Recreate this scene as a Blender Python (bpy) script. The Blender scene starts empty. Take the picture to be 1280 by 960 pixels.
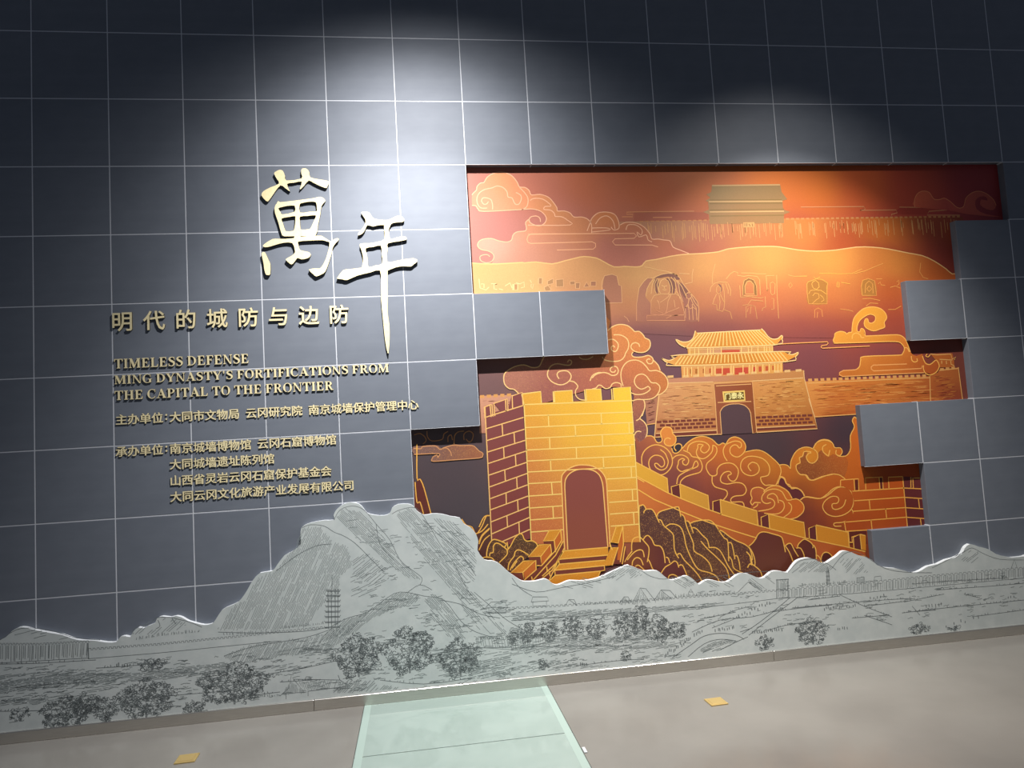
import bpy, bmesh, math, random
from mathutils import Vector, Matrix
from mathutils.geometry import tessellate_polygon

SC = bpy.context.scene
COL = SC.collection
random.seed(7)

# ---------------------------------------------------------------- camera
cam_data = bpy.data.cameras.new('camera')
cam = bpy.data.objects.new('camera', cam_data)
COL.objects.link(cam)
SC.camera = cam
cam_data.sensor_width = 36.0
cam_data.lens = 24.829
cam_data.clip_start = 0.05
right = Vector((0.98935531, -0.13347195, -0.05797672))
down = Vector((-0.0475313, 0.08015965, -0.99564813))
fwd = Vector((0.13753849, 0.98780548, 0.07296228))
mw = Matrix.Identity(4)
for i in range(3):
    mw[i][0], mw[i][1], mw[i][2] = right[i], -down[i], -fwd[i]
mw.translation = Vector((2.28340, -4.62746, 1.60653))
cam.matrix_world = mw

# ---------------------------------------------------------------- world, exposure
SC.view_settings.view_transform = 'Standard'
SC.view_settings.look = 'None'
SC.view_settings.exposure = 0.0
SC.view_settings.gamma = 1.0
SC.view_settings.use_curve_mapping = False
world = bpy.data.worlds.new('world')
SC.world = world
world.use_nodes = True
world.node_tree.nodes['Background'].inputs[0].default_value = (0.62, 0.72, 0.95, 1)
world.node_tree.nodes['Background'].inputs[1].default_value = 0.10


def spot(name, loc, target, power, size_deg, blend, color, radius=0.04):
    l = bpy.data.lights.new(name, 'SPOT')
    l.energy = power
    l.spot_size = math.radians(size_deg)
    l.spot_blend = blend
    l.color = color
    l.shadow_soft_size = radius
    o = bpy.data.objects.new(name, l)
    COL.objects.link(o)
    o.location = loc
    o.rotation_euler = (Vector(target) - Vector(loc)).to_track_quat('-Z', 'Y').to_euler()
    return o


# ceiling track spotlights washing the wall, plus beams added as fill
for lx, tx, tz, p1, c1, p2, c2, warm in ((2.36, 2.30, 2.45, 200, 103, 600, 86, (1.0, 0.98, 0.98)), (4.95, 4.95, 1.75, 75, 98, 720, 78, (1.0, 0.955, 0.90))):
    spot('track_beam', (lx, -1.32, 4.42), (tx, 0.0, tz), p1, c1, 1.0, warm, 0.03)
    spot('track_beam', (lx, -1.32, 4.42), (tx, -0.02, 0.6), p2, c2, 1.0, warm, 0.03)  # second beam at the same lamp, added to fill the lower wall
spot('track_beam', (2.45, -1.32, 4.42), (2.40, 0.0, 2.1), 140, 134, 1.0, (1.0, 0.98, 0.97), 0.03)  # extra wide beam beside the left lamp, added to lift the dim sides
spot('track_beam', (3.6, -3.6, 4.5), (3.3, -1.4, 0.0), 70, 70, 1.0, (1.0, 0.97, 0.93), 0.1)


# ---------------------------------------------------------------- helpers
def W(s):
    return [tuple(int(v) / 1000.0 for v in t.split(',')) for t in s.split()]


def srgb(c):
    v = [int(c[i:i + 2], 16) / 255.0 for i in (0, 2, 4)]
    return tuple(x / 12.92 if x <= 0.04045 else ((x + 0.055) / 1.055) ** 2.4 for x in v)


def obj(name, me, mat=None, parent=None):
    o = bpy.data.objects.new(name, me)
    COL.objects.link(o)
    if parent is not None:
        o.parent = parent
    if mat is not None and len(me.materials) == 0:
        for m in (mat if isinstance(mat, (list, tuple)) else [mat]):
            me.materials.append(m)
    return o


def tag(o, label=None, cat=None, group=None, kind=None):
    if label: o['label'] = label
    if cat: o['category'] = cat
    if group: o['group'] = group
    if kind: o['kind'] = kind
    return o


def empty(name, loc=(0, 0, 0)):
    o = bpy.data.objects.new(name, None)
    o.empty_display_size = 0.1
    COL.objects.link(o)
    o.location = loc
    return o


def smooth(pts, closed=False, n=3):
    m = len(pts)
    if m < 3: return list(pts)
    out = []
    for i in range(m if closed else m - 1):
        if closed:
            p0, p1, p2, p3 = pts[i - 1], pts[i], pts[(i + 1) % m], pts[(i + 2) % m]
        else:
            p0, p1, p2, p3 = pts[max(i - 1, 0)], pts[i], pts[i + 1], pts[min(i + 2, m - 1)]
        for k in range(n):
            t = k / n
            out.append(tuple(0.5 * (2 * p1[a] + (p2[a] - p0[a]) * t + (2 * p0[a] - 5 * p1[a] + 4 * p2[a] - p3[a]) * t * t
                       + (3 * p1[a] - p0[a] - 3 * p2[a] + p3[a]) * t ** 3) for a in (0, 1)))
    if not closed: out.append(tuple(pts[-1]))
    return out


def area(p):
    return 0.5 * sum(p[i - 1][0] * p[i][1] - p[i][0] * p[i - 1][1] for i in range(len(p)))


def mesh_py(name, vs, fs, smooth_f=False):
    me = bpy.data.meshes.new(name)
    me.from_pydata(vs, [], fs)
    me.update()
    return me


def plate_data(outer, holes, y0, y1, vs, fs, mi, side=1):
    """extruded plate, front at y0 (towards the room), back at y1"""
    loops = [outer] + list(holes)
    loops = [l if (area(l) > 0) == (k == 0) else l[::-1] for k, l in enumerate(loops)]
    tris = tessellate_polygon([[Vector((p[0], p[1], 0)) for p in l] for l in loops])
    flat = [p for l in loops for p in l]
    b = len(vs)
    n = len(flat)
    vs += [(p[0], y0, p[1]) for p in flat] + [(p[0], y1, p[1]) for p in flat]
    for t in tris:
        a, c, d = [flat[i] for i in t]
        cr = (c[0] - a[0]) * (d[1] - a[1]) - (d[0] - a[0]) * (c[1] - a[1])
        t = t if cr > 0 else t[::-1]
        fs.append([b + i for i in t]); mi.append(0)
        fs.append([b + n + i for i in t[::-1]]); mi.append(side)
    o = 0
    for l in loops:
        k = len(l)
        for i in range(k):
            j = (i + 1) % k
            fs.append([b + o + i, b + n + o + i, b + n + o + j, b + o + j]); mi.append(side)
        o += k


def plates(name, polys, y0, y1, side=1, step=0.0):
    vs, fs, mi = [], [], []
    for i, (outer, holes) in enumerate(polys):
        plate_data(outer, holes, y0 - step * i, y1, vs, fs, mi, side)
    me = mesh_py(name, vs, fs)
    me.polygons.foreach_set('material_index', mi)
    return me


def box_data(x0, x1, y0, y1, z0, z1, vs, fs):
    b = len(vs)
    vs += [(x, y, z) for x in (x0, x1) for y in (y0, y1) for z in (z0, z1)]
    for f in ((0, 1, 3, 2), (4, 6, 7, 5), (0, 4, 5, 1), (2, 3, 7, 6), (0, 2, 6, 4), (1, 5, 7, 3)):
        fs.append([b + i for i in f])


def bevel_box(name, x0, x1, y0, y1, z0, z1, w, seg=2):
    vs, fs = [], []
    box_data(x0, x1, y0, y1, z0, z1, vs, fs)
    bm = bmesh.new()
    vv = [bm.verts.new(v) for v in vs]
    for f in fs: bm.faces.new([vv[i] for i in f])
    bmesh.ops.recalc_face_normals(bm, faces=bm.faces)
    bmesh.ops.bevel(bm, geom=list(bm.edges), offset=w, segments=seg, affect='EDGES', profile=0.5)
    me = bpy.data.meshes.new(name)
    bm.to_mesh(me); bm.free()
    return me


# ---------------------------------------------------------------- materials
def principled(name, col=(0.5, 0.5, 0.5), rough=0.5, metal=0.0, spec=0.5):
    m = bpy.data.materials.new(name)
    m.use_nodes = True
    b = m.node_tree.nodes['Principled BSDF']
    b.inputs['Base Color'].default_value = (*col, 1)
    b.inputs['Roughness'].default_value = rough
    b.inputs['Metallic'].default_value = metal
    b.inputs['Specular IOR Level'].default_value = spec
    return m, m.node_tree, b


def noise_mix(nt, b, c0, c1, scale=8.0, detail=4.0, mapping=None, sock='Base Color', lo=0.35, hi=0.65):
    N = nt.nodes
    tc = N.new('ShaderNodeTexCoord')
    mp = N.new('ShaderNodeMapping')
    if mapping: mp.inputs['Scale'].default_value = mapping
    no = N.new('ShaderNodeTexNoise')
    no.inputs['Scale'].default_value = scale
    no.inputs['Detail'].default_value = detail
    cr = N.new('ShaderNodeValToRGB')
    cr.color_ramp.elements[0].position = lo
    cr.color_ramp.elements[1].position = hi
    cr.color_ramp.elements[0].color = (*c0, 1)
    cr.color_ramp.elements[1].color = (*c1, 1)
    L = nt.links
    L.new(tc.outputs['Object'], mp.inputs[0])
    L.new(mp.outputs[0], no.inputs['Vector'])
    L.new(no.outputs['Fac'], cr.inputs[0])
    L.new(cr.outputs[0], b.inputs[sock])
    return no, cr


def mat_tile():
    m, nt, b = principled('grey_blue_satin_tile', rough=0.64, spec=0.6)
    noise_mix(nt, b, (0.140, 0.158, 0.190), (0.154, 0.173, 0.205), 6.0, 6.0, (1, 1, 3))
    return m


def mat_vcol(name='printed_mural', rough=0.5, speck=0.0):
    m, nt, b = principled(name, rough=rough, spec=0.35)
    N, L = nt.nodes, nt.links
    at = N.new('ShaderNodeAttribute'); at.attribute_name = 'Col'
    tc = N.new('ShaderNodeTexCoord')
    no = N.new('ShaderNodeTexNoise'); no.inputs['Scale'].default_value = 160; no.inputs['Detail'].default_value = 3
    ma = N.new('ShaderNodeMapRange')
    ma.inputs[1].default_value = 0.3; ma.inputs[2].default_value = 0.7
    ma.inputs[3].default_value = 0.8 * (1.0 - speck); ma.inputs[4].default_value = 0.8 * (1.0 + speck)
    mx = N.new('ShaderNodeVectorMath'); mx.operation = 'SCALE'
    L.new(tc.outputs['Object'], no.inputs['Vector'])
    L.new(no.outputs['Fac'], ma.inputs[0])
    L.new(at.outputs['Color'], mx.inputs[0])
    L.new(ma.outputs[0], mx.inputs['Scale'])
    L.new(mx.outputs[0], b.inputs['Base Color'])
    return m


def mat_speck(name, rough=0.5):
    """print with gold dust speckles"""
    m = mat_vcol(name, rough, 0.12)
    nt = m.node_tree; N, L = nt.nodes, nt.links
    b = N['Principled BSDF']
    src = b.inputs['Base Color'].links[0].from_socket
    tc = N.new('ShaderNodeTexCoord')
    no = N.new('ShaderNodeTexNoise'); no.inputs['Scale'].default_value = 210; no.inputs['Detail'].default_value = 1
    cr = N.new('ShaderNodeValToRGB')
    cr.color_ramp.elements[0].position = 0.60; cr.color_ramp.elements[0].color = (0, 0, 0, 1)
    cr.color_ramp.elements[1].position = 0.72; cr.color_ramp.elements[1].color = (0.55, 0.55, 0.55, 1)
    mx = N.new('ShaderNodeMix'); mx.data_type = 'RGBA'
    mx.inputs[7].default_value = (0.75, 0.38, 0.10, 1)
    L.new(tc.outputs['Object'], no.inputs['Vector'])
    L.new(no.outputs['Fac'], cr.inputs[0])
    L.new(cr.outputs[0], mx.inputs[0])
    L.new(src, mx.inputs[6])
    L.new(mx.outputs[2], b.inputs['Base Color'])
    return m


M_TILE = mat_tile()
M_JOINT = principled('white_joint', (0.62, 0.64, 0.68), 0.5)[0]
M_BACK = principled('dark_backing', (0.03, 0.03, 0.035), 0.8)[0]
M_PRINT = mat_vcol('printed_mural', 0.5, 0.05)
M_SPECK = mat_speck('printed_mural_gold_dust')
M_LINE = mat_vcol('printed_gold_line', 0.45, 0.0)


def mat_gold():
    m, nt, b = principled('pale_gold_face', (0.84, 0.70, 0.36), 0.4, 0.1, 0.5)
    noise_mix(nt, b, (0.90, 0.77, 0.43), (0.94, 0.82, 0.50), 60, 3)
    return m


M_GOLD = mat_gold()
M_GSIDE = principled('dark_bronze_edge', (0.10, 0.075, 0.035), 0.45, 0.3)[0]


def mat_panel():
    m, nt, b = principled('pale_grey_print_board', rough=0.55, spec=0.3)
    noise_mix(nt, b, (0.54, 0.585, 0.57), (0.60, 0.64, 0.62), 14, 8.0)
    return m


M_PANEL = mat_panel()
M_PEDGE = principled('white_board_edge', (0.75, 0.78, 0.80), 0.4)[0]
M_INK = principled('grey_ink', (0.15, 0.17, 0.17), 0.6, 0, 0.2)[0]
M_INK2 = principled('pale_grey_ink', (0.23, 0.26, 0.255), 0.6, 0, 0.2)[0]


def mat_steel():
    m, nt, b = principled('brushed_steel', (0.50, 0.48, 0.45), 0.30, 0.95)
    noise_mix(nt, b, (0.60, 0.57, 0.52), (0.70, 0.67, 0.62), 30, 3, (0.4, 1, 30))
    return m


M_STEEL = mat_steel()


def mat_floor():
    m, nt, b = principled('polished_beige_stone', rough=0.16, spec=0.5)
    no, cr = noise_mix(nt, b, (0.235, 0.222, 0.198), (0.285, 0.272, 0.243), 1.3, 6.0)
    return m


M_FLOOR = mat_floor()


def mat_glass_floor():
    m, nt, b = principled('mint_laminated_glass', rough=0.08, spec=0.55)
    noise_mix(nt, b, (0.385, 0.485, 0.435), (0.41, 0.51, 0.46), 2.0, 2.0)
    b.inputs['Coat Weight'].default_value = 0.6
    b.inputs['Coat Roughness'].default_value = 0.03
    return m


M_GLASS = mat_glass_floor()
M_BRASS = principled('polished_brass', (0.80, 0.58, 0.22), 0.32, 0.55)[0]

# ---------------------------------------------------------------- setting: wall, tiles, floor
TW, TH, Z0 = 0.45, 0.440228, 4.3254
OPEN = set()
for r_, a_, b_ in ((2, 6, 14), (3, 6, 13), (4, 8, 12), (5, 6, 13), (6, 5, 11), (7, 5, 12), (8, 5, 11)):
    for c_ in range(a_, b_ + 1): OPEN.add((c_, r_))
C0, C1, R0, R1 = -4, 19, -3, 8
J = 0.0058
wall = obj('wall_back', mesh_py('wall_back', *(lambda v, f: (box_data(C0 * TW, (C1 + 1) * TW, 0.062, 0.26, 0.0, Z0 - R0 * TH, v, f), (v, f))[1])([], [])), M_BACK)
tag(wall, kind='structure')
tile_me = bevel_box('tile', J / 2, TW - J / 2, 0.0, 0.0615, J / 2, TH - J / 2, 0.0022, 2)
tile_me.materials.append(M_TILE)
for c_ in range(C0, C1 + 1):
    for r_ in range(R0, R1 + 1):
        if (c_, r_) in OPEN: continue
        o = bpy.data.objects.new('tile', tile_me)
        COL.objects.link(o); o.parent = wall
        o.location = (c_ * TW, 0, Z0 - (r_ + 1) * TH)
# narrow strip of tile below the last full row, behind the landscape board
low_me = bevel_box('tile_cut', J / 2, TW - J / 2, 0.0, 0.0615, 0.06, Z0 - (R1 + 1) * TH - J / 2, 0.0022, 2)
low_me.materials.append(M_TILE)
for c_ in range(C0, C1 + 1):
    o = bpy.data.objects.new('tile', low_me)
    COL.objects.link(o); o.parent = wall
    o.location = (c_ * TW, 0, 0)
closed = lambda c, r: C0 <= c <= C1 and R0 <= r <= R1 and (c, r) not in OPEN
vs, fs = [], []
for c_ in range(C0, C1 + 2):
    for r_ in range(R0, R1 + 1):
        l, rr = closed(c_ - 1, r_), closed(c_, r_)
        zt, zb = Z0 - r_ * TH, Z0 - (r_ + 1) * TH
        if l and rr: box_data(c_ * TW - J / 2, c_ * TW + J / 2, 0.0006, 0.0612, zb, zt, vs, fs)
        elif l and c_ <= C1: box_data(c_ * TW - J / 2, c_ * TW, 0.0006, 0.05, zb, zt, vs, fs)
for r_ in range(R0, R1 + 2):
    for c_ in range(C0, C1 + 1):
        u, d = closed(c_, r_ - 1), closed(c_, r_)
        z = Z0 - r_ * TH
        if u and d: box_data(c_ * TW + J / 2, (c_ + 1) * TW - J / 2, 0.0006, 0.0612, z - J / 2, z + J / 2, vs, fs)
        elif u and r_ <= R1: box_data(c_ * TW, (c_ + 1) * TW, 0.0006, 0.010, z, z + J / 2, vs, fs)
obj('joint_lines', mesh_py('joint_lines', vs, fs), M_JOINT, wall)

# floor: stone in front and on either side of the glass strip
XL, XR, YF = C0 * TW, (C1 + 1) * TW, -7.0
GX0, GX1 = 1.885, 3.04
vs, fs = [], []
box_data(XL, GX0, YF, 0.26, -0.12, 0, vs, fs)
box_data(GX1, XR, YF, 0.26, -0.12, 0, vs, fs)
box_data(GX0, GX1, YF, 0.26, -0.12, -0.03, vs, fs)
floor = tag(obj('floor', mesh_py('floor', vs, fs), M_FLOOR), kind='structure')
y = -0.004
for k, y1 in enumerate((-0.765, -1.95, -3.15, -4.35, -5.55, -6.75)):
    o = obj('glass_pane', bevel_box('glass_pane', GX0 + 0.002, GX1 - 0.002, y1 + 0.002, y - 0.002, -0.0295, 0.0, 0.0015, 2), M_GLASS, floor)
    y = y1 - 0.003
M_BORDER = principled('pale_glass_border', (0.44, 0.56, 0.50), 0.15)[0]  # paler strips along both long edges of the glass
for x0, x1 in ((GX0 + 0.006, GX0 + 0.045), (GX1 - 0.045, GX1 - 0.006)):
    obj('pale_border', bevel_box('pale_border', x0, x1, -6.7, -0.01, 0.0001, 0.0006, 0.0002, 1), M_BORDER, floor)
# baseboard in three lengths with butt joints
vs, fs = [], []
base = tag(obj('baseboard_back', bevel_box('baseboard_back', XL, 1.585, -0.040, -0.0005, 0.0, 0.066, 0.004, 3), M_STEEL), kind='structure')
obj('steel_length', bevel_box('steel_length', 1.5862, 4.585, -0.040, -0.0005, 0.0, 0.066, 0.004, 3), M_STEEL, base)
obj('steel_length', bevel_box('steel_length', 4.5862, XR, -0.040, -0.0005, 0.0, 0.066, 0.004, 3), M_STEEL, base)

# ---------------------------------------------------------------- raised lettering
# the two large calligraphic characters, cut from thick gold board
wan = empty('calligraphy_character', (1.65, 0, 3.05))
tag(wan, 'large raised gold calligraphic character 萬, upper left of the two big title characters', 'character', 'big gold calligraphic title characters')
nian = empty('calligraphy_character', (2.2, 0, 2.8))
tag(nian, 'large raised gold calligraphic character 年 with a long dagger-like downstroke', 'character', 'big gold calligraphic title characters')


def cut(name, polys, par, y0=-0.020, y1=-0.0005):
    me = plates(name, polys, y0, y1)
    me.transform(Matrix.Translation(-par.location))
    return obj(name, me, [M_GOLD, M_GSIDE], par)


G1 = W("1454,3385 1469,3400 1490,3409 1506,3405 1514,3393 1522,3368 1530,3337 1624,3349 1625,3382 1627,3412 1646,3418 1662,3413 1675,3392 1680,3358 1733,3344 1789,3333 1798,3321 1788,3298 1776,3285 1731,3304 1699,3321 1670,3336 1642,3305 1616,3278 1614,3288 1626,3330 1576,3322 1533,3315 1546,3272 1546,3267 1519,3288 1491,3306 1453,3259 1423,3215 1407,3200 1391,3211 1374,3235 1372,3248 1383,3267 1426,3292 1483,3317 1470,3348")
G1B = W("1452,3165 1464,3185 1474,3202 1485,3194 1539,3199 1600,3206 1695,3218 1729,3226 1752,3223 1768,3206 1768,3194 1745,3167 1734,3107 1717,3038 1698,2968 1592,2970 1504,2969 1486,2993 1470,3062 1451,3126")
G1B_H = [W("1473,3153 1496,3162 1534,3170 1569,3171 1577,3164 1574,3129 1497,3113 1488,3126"),
         W("1608,3178 1628,3188 1666,3195 1701,3194 1713,3184 1715,3147 1711,3130 1664,3128 1607,3124"),
         W("1491,3086 1531,3095 1574,3101 1578,3090 1574,3045 1566,3009 1556,3003 1519,3002 1510,3012 1498,3056"),
         W("1607,3097 1653,3101 1705,3105 1702,3085 1687,3053 1671,3021 1659,3013 1612,3011 1606,3025 1605,3070")]
G1C = W("1372,2914 1396,2933 1424,2949 1447,2954 1564,2956 1568,3008 1603,3007 1606,2964 1658,2968 1733,2968 1747,2961 1791,2932 1798,2932 1827,2948 1844,2948 1844,2936 1826,2919 1806,2890 1797,2855 1779,2797 1753,2733 1728,2715 1695,2702 1677,2716 1650,2748 1697,2755 1720,2754 1740,2778 1760,2817 1777,2871 1786,2922 1769,2930 1741,2939 1657,2938 1592,2933 1590,2914 1596,2884 1612,2872 1649,2864 1664,2851 1662,2836 1643,2822 1606,2816 1582,2826 1568,2809 1549,2787 1535,2788 1510,2813 1513,2823 1546,2841 1566,2860 1566,2880 1553,2924 1498,2927 1446,2914 1400,2901 1374,2903")
G1D = W("1361,2863 1371,2870 1382,2865 1393,2840 1404,2811 1412,2786 1409,2725 1394,2719 1382,2724 1374,2753 1370,2797 1363,2836")
cut('upper_stroke', [(smooth(G1, True, 2), [])], wan)
cut('grid_stroke', [(smooth(G1B, True, 2), [smooth(h, True, 2) for h in G1B_H])], wan, -0.0202)
cut('lower_stroke', [(smooth(G1C, True, 2), [])], wan)
cut('dot_stroke', [(smooth(G1D, True, 2), [])], wan)
G2 = W("1995,3117 2017,3122 2046,3119 2061,3094 2078,3076 2116,3068 2164,3065 2204,3082 2228,3092 2253,3091 2267,3078 2272,3063 2258,3051 2222,3049 2190,3042 2174,3017 2168,2997 2171,2957 2178,2937 2222,2948 2266,2955 2280,2945 2279,2932 2235,2923 2160,2910 2156,2877 2149,2788 2205,2791 2259,2800 2317,2806 2341,2798 2343,2783 2320,2766 2300,2752 2252,2755 2203,2749 2149,2728")
G2 = G2 + W("2149,2728 2145,2636 2142,2550 2137,2452 2144,2373 2143,2295 2131,2184 2120,2211 2111,2296 2105,2414 2099,2545 2103,2650 2100,2731 2037,2719 1953,2700 1889,2673 1861,2678 1826,2684 1830,2694 1866,2739 1911,2744 1987,2752")
G2 = G2 + W("1985,2752 1994,2792 1995,2831 1985,2876 1980,2911 2042,2912 2095,2921 2139,2940 2139,3018 2138,3033 2095,3031 2068,3024 2032,3034 2017,3005 1997,2978 1970,2967 1973,2983 1998,3010 2019,3045 2020,3075")
G2H = W("2015,2880 2065,2888 2113,2896 2116,2843 2117,2776 2074,2765 2028,2754 2025,2791 2020,2840")
cut('stroke', [(smooth(G2, True, 2), [smooth(G2H, True, 2)])], nian)

# bold serif capitals drawn from slabs and swelling arcs (cap height 1)
ST, TN, SF = 0.185, 0.075, 0.075


def rect(x0, y0, x1, y1): return [(x0, y0), (x1, y0), (x1, y1), (x0, y1)]


def arc(cx, cy, rx, ry, a0, a1, wmax, wmin, n=16):
    """elliptical stroke, thick where it runs vertically"""
    o, i = [], []
    for k in range(n + 1):
        a = math.radians(a0 + (a1 - a0) * k / n)
        c, s = math.cos(a), math.sin(a)
        w = wmin + (wmax - wmin) * abs(c) ** 1.5
        o.append((cx + rx * c, cy + ry * s))
        i.append((cx + (rx - w) * c, cy + (ry - wmin - (w - wmin) * 0.25) * s))
    return o + i[::-1]


def stem(x, w=ST, y0=0.0, y1=1.0, ser=0.075, top=True, bot=True):
    p = [rect(x, y0, x + w, y1)]
    if bot: p.append([(x - ser, y0), (x + w + ser, y0), (x + w + ser, y0 + 0.055), (x + w, y0 + 0.09), (x, y0 + 0.09), (x - ser, y0 + 0.055)])
    if top: p.append([(x - ser, y1), (x - ser, y1 - 0.055), (x, y1 - 0.09), (x + w, y1 - 0.09), (x + w + ser, y1 - 0.055), (x + w + ser, y1)])
    return p


def bar(x0, x1, y): return rect(x0, y - TN / 2, x1, y + TN / 2)


def glyph(ch):
    if ch == 'I': return stem(0.12), 0.42
    if ch == 'T': return stem(0.31, top=False) + [rect(0.03, 0.925, 0.775, 1.0), [(0.03, 1), (0.02, 0.70), (0.07, 0.70), (0.13, 0.93)], [(0.775, 1), (0.675, 0.93), (0.735, 0.70), (0.785, 0.70)]], 0.80
    if ch in 'EF':
        p = stem(0.12, ser=0.06)
        p += [rect(0.2, 0.925, 0.66, 1.0), [(0.66, 1), (0.57, 0.93), (0.62, 0.74), (0.665, 0.74)], bar(0.2, 0.5, 0.51), rect(0.47, 0.38, 0.525, 0.64)]
        if ch == 'E': return p + [rect(0.2, 0.0, 0.69, 0.075), [(0.69, 0), (0.73, 0.28), (0.68, 0.28), (0.59, 0.07)]], 0.77
        return p, 0.71
    if ch == 'L': return stem(0.12, ser=0.07) + [rect(0.2, 0.0, 0.66, 0.075), [(0.66, 0), (0.70, 0.30), (0.65, 0.30), (0.56, 0.07)]], 0.74
    if ch == 'H': return stem(0.12) + stem(0.62) + [bar(0.25, 0.68, 0.51)], 0.93
    if ch == 'N': return stem(0.13, 0.06, ser=0.09, top=False) + stem(0.72, 0.06, ser=0.09, bot=False) + [[(0.03, 1.0), (0.26, 1.0), (0.78, 0.0), (0.66, 0.0), (0.11, 0.93), (0.03, 0.945)]], 0.90
    if ch == 'M': return stem(0.13, 0.06, ser=0.09, top=False) + stem(0.80, top=True) + [[(0.03, 1.0), (0.30, 1.0), (0.57, 0.28), (0.50, 0.0), (0.44, 0.0), (0.12, 0.92), (0.03, 0.945)], [(0.80, 1.0), (0.86, 0.9), (0.52, 0.0), (0.47, 0.05)]], 1.10
    if ch == 'D': return stem(0.12, ser=0.07) + [arc(0.33, 0.5, 0.50, 0.5, -90, 90, ST, 0.07), rect(0.2, 0, 0.34, 0.07), rect(0.2, 0.93, 0.34, 1.0)], 0.88
    if ch == 'O': return [arc(0.44, 0.5, 0.41, 0.52, -90, 270, ST, 0.06, 32)], 0.88
    if ch == 'C': return [arc(0.46, 0.5, 0.42, 0.52, 55, 305, ST, 0.065, 24), rect(0.70, 0.68, 0.75, 0.99), [(0.69, 0.08), (0.76, 0.20), (0.72, 0.24), (0.60, 0.06)]], 0.81
    if ch == 'G': return [arc(0.46, 0.5, 0.42, 0.52, 58, 300, ST, 0.065, 24), rect(0.70, 0.68, 0.75, 0.99), rect(0.62, 0.04, 0.80, 0.42), rect(0.52, 0.40, 0.87, 0.46)], 0.90
    if ch == 'P': return stem(0.12, ser=0.07) + [arc(0.36, 0.725, 0.36, 0.275, -90, 90, ST, 0.07), rect(0.2, 0.45, 0.37, 0.52), rect(0.2, 0.93, 0.37, 1.0)], 0.76
    if ch == 'R': return stem(0.12, ser=0.07) + [arc(0.36, 0.74, 0.35, 0.26, -90, 90, ST, 0.07), rect(0.2, 0.48, 0.37, 0.55), rect(0.2, 0.93, 0.37, 1.0), [(0.36, 0.50), (0.55, 0.52), (0.74, 0.07), (0.86, 0.055), (0.86, 0.0), (0.62, 0.0)]], 0.86
    if ch == 'A': return [[(0.40, 1.02), (0.50, 1.02), (0.84, 0.0), (0.63, 0.0), (0.38, 0.82)], [(0.41, 1.0), (0.43, 0.90), (0.17, 0.0), (0.11, 0.0)], bar(0.22, 0.62, 0.33), rect(0.0, 0, 0.30, 0.06), rect(0.55, 0, 0.92, 0.06)], 0.90
    if ch == 'Y': return stem(0.33, top=False, y1=0.45) + [[(0.03, 1.0), (0.24, 1.0), (0.50, 0.42), (0.33, 0.42)], [(0.68, 1.0), (0.75, 1.0), (0.50, 0.40), (0.42, 0.45)], rect(0.0, 0.945, 0.34, 1.0), rect(0.58, 0.945, 0.85, 1.0)], 0.84
    if ch == 'S':
        sp = [(0.57, 0.80), (0.50, 0.93), (0.34, 0.965), (0.19, 0.90), (0.15, 0.77), (0.22, 0.64), (0.36, 0.54), (0.50, 0.44), (0.56, 0.30), (0.52, 0.14), (0.36, 0.03), (0.19, 0.06), (0.10, 0.20)]
        ww = [0.05, 0.06, 0.08, 0.13, 0.17, 0.20, 0.22, 0.20, 0.17, 0.13, 0.08, 0.06, 0.05]
        c = smooth(sp, False, 3)
        wi = [ww[min(int(i / 3), 12)] + (ww[min(int(i / 3) + 1, 12)] - ww[min(int(i / 3), 12)]) * ((i % 3) / 3) for i in range(len(c))]
        a, b = [], []
        for i, q in enumerate(c):
            u, v = c[max(i - 1, 0)], c[min(i + 1, len(c) - 1)]
            dx, dy = v[0] - u[0], v[1] - u[1]
            l = math.hypot(dx, dy)
            a.append((q[0] - dy / l * wi[i] / 2, q[1] + dx / l * wi[i] / 2)); b.append((q[0] + dy / l * wi[i] / 2, q[1] - dx / l * wi[i] / 2))
        return [a + b[::-1], rect(0.55, 0.68, 0.60, 0.99), rect(0.07, 0.01, 0.12, 0.32)], 0.68
    if ch == "'": return [[(0.08, 1.0), (0.22, 1.0), (0.18, 0.66), (0.12, 0.66)]], 0.30


GC = {}
ORD = ['first', 'second', 'third', 'fourth', 'fifth', 'sixth', 'seventh', 'eighth', 'ninth', 'tenth', 'eleventh', 'twelfth', 'thirteenth', 'fourteenth', 'fifteenth', 'sixteenth', 'seventeenth', 'eighteenth', 'nineteenth', 'twentieth', 'twenty-first', 'twenty-second', 'twenty-third', 'twenty-fourth', 'twenty-fifth', 'twenty-sixth', 'last']


def english(text, x0, x1, zb, zt, group):
    h = zt - zb
    adv = sum(0.30 if c == ' ' else glyph(c)[1] + 0.035 for c in text)
    sx = (x1 - x0) / adv
    x = x0
    words = text.split(' ')
    wi, li = 0, 0
    for c in text:
        if c == ' ':
            x += 0.30 * sx; wi += 1; li = 0
            continue
        g, w = glyph(c)
        key = c
        if key not in GC:
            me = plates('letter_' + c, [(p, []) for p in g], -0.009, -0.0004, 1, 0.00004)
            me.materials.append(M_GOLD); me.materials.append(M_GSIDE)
            GC[key] = me
        o = bpy.data.objects.new('letter', GC[key])
        COL.objects.link(o)
        o.location = (x, 0, zb)
        o.scale = (sx, 1, h)
        what = 'apostrophe' if c == "'" else 'capital letter ' + c
        tag(o, 'raised gold serif %s, %s character of %s%s' % (what, ORD[li], words[wi], ' starting the line' if (words[wi] == 'THE' and wi == 0) else ' before FRONTIER' if words[wi] == 'THE' else ''), 'letter', group)
        li += 1
        x += (w + 0.035) * sx


def line_pts(p):
    lb, lt, rb, rt = p
    return lb[0], rb[0], (lb[1] + rb[1]) / 2, (lt[1] + rt[1]) / 2


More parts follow.
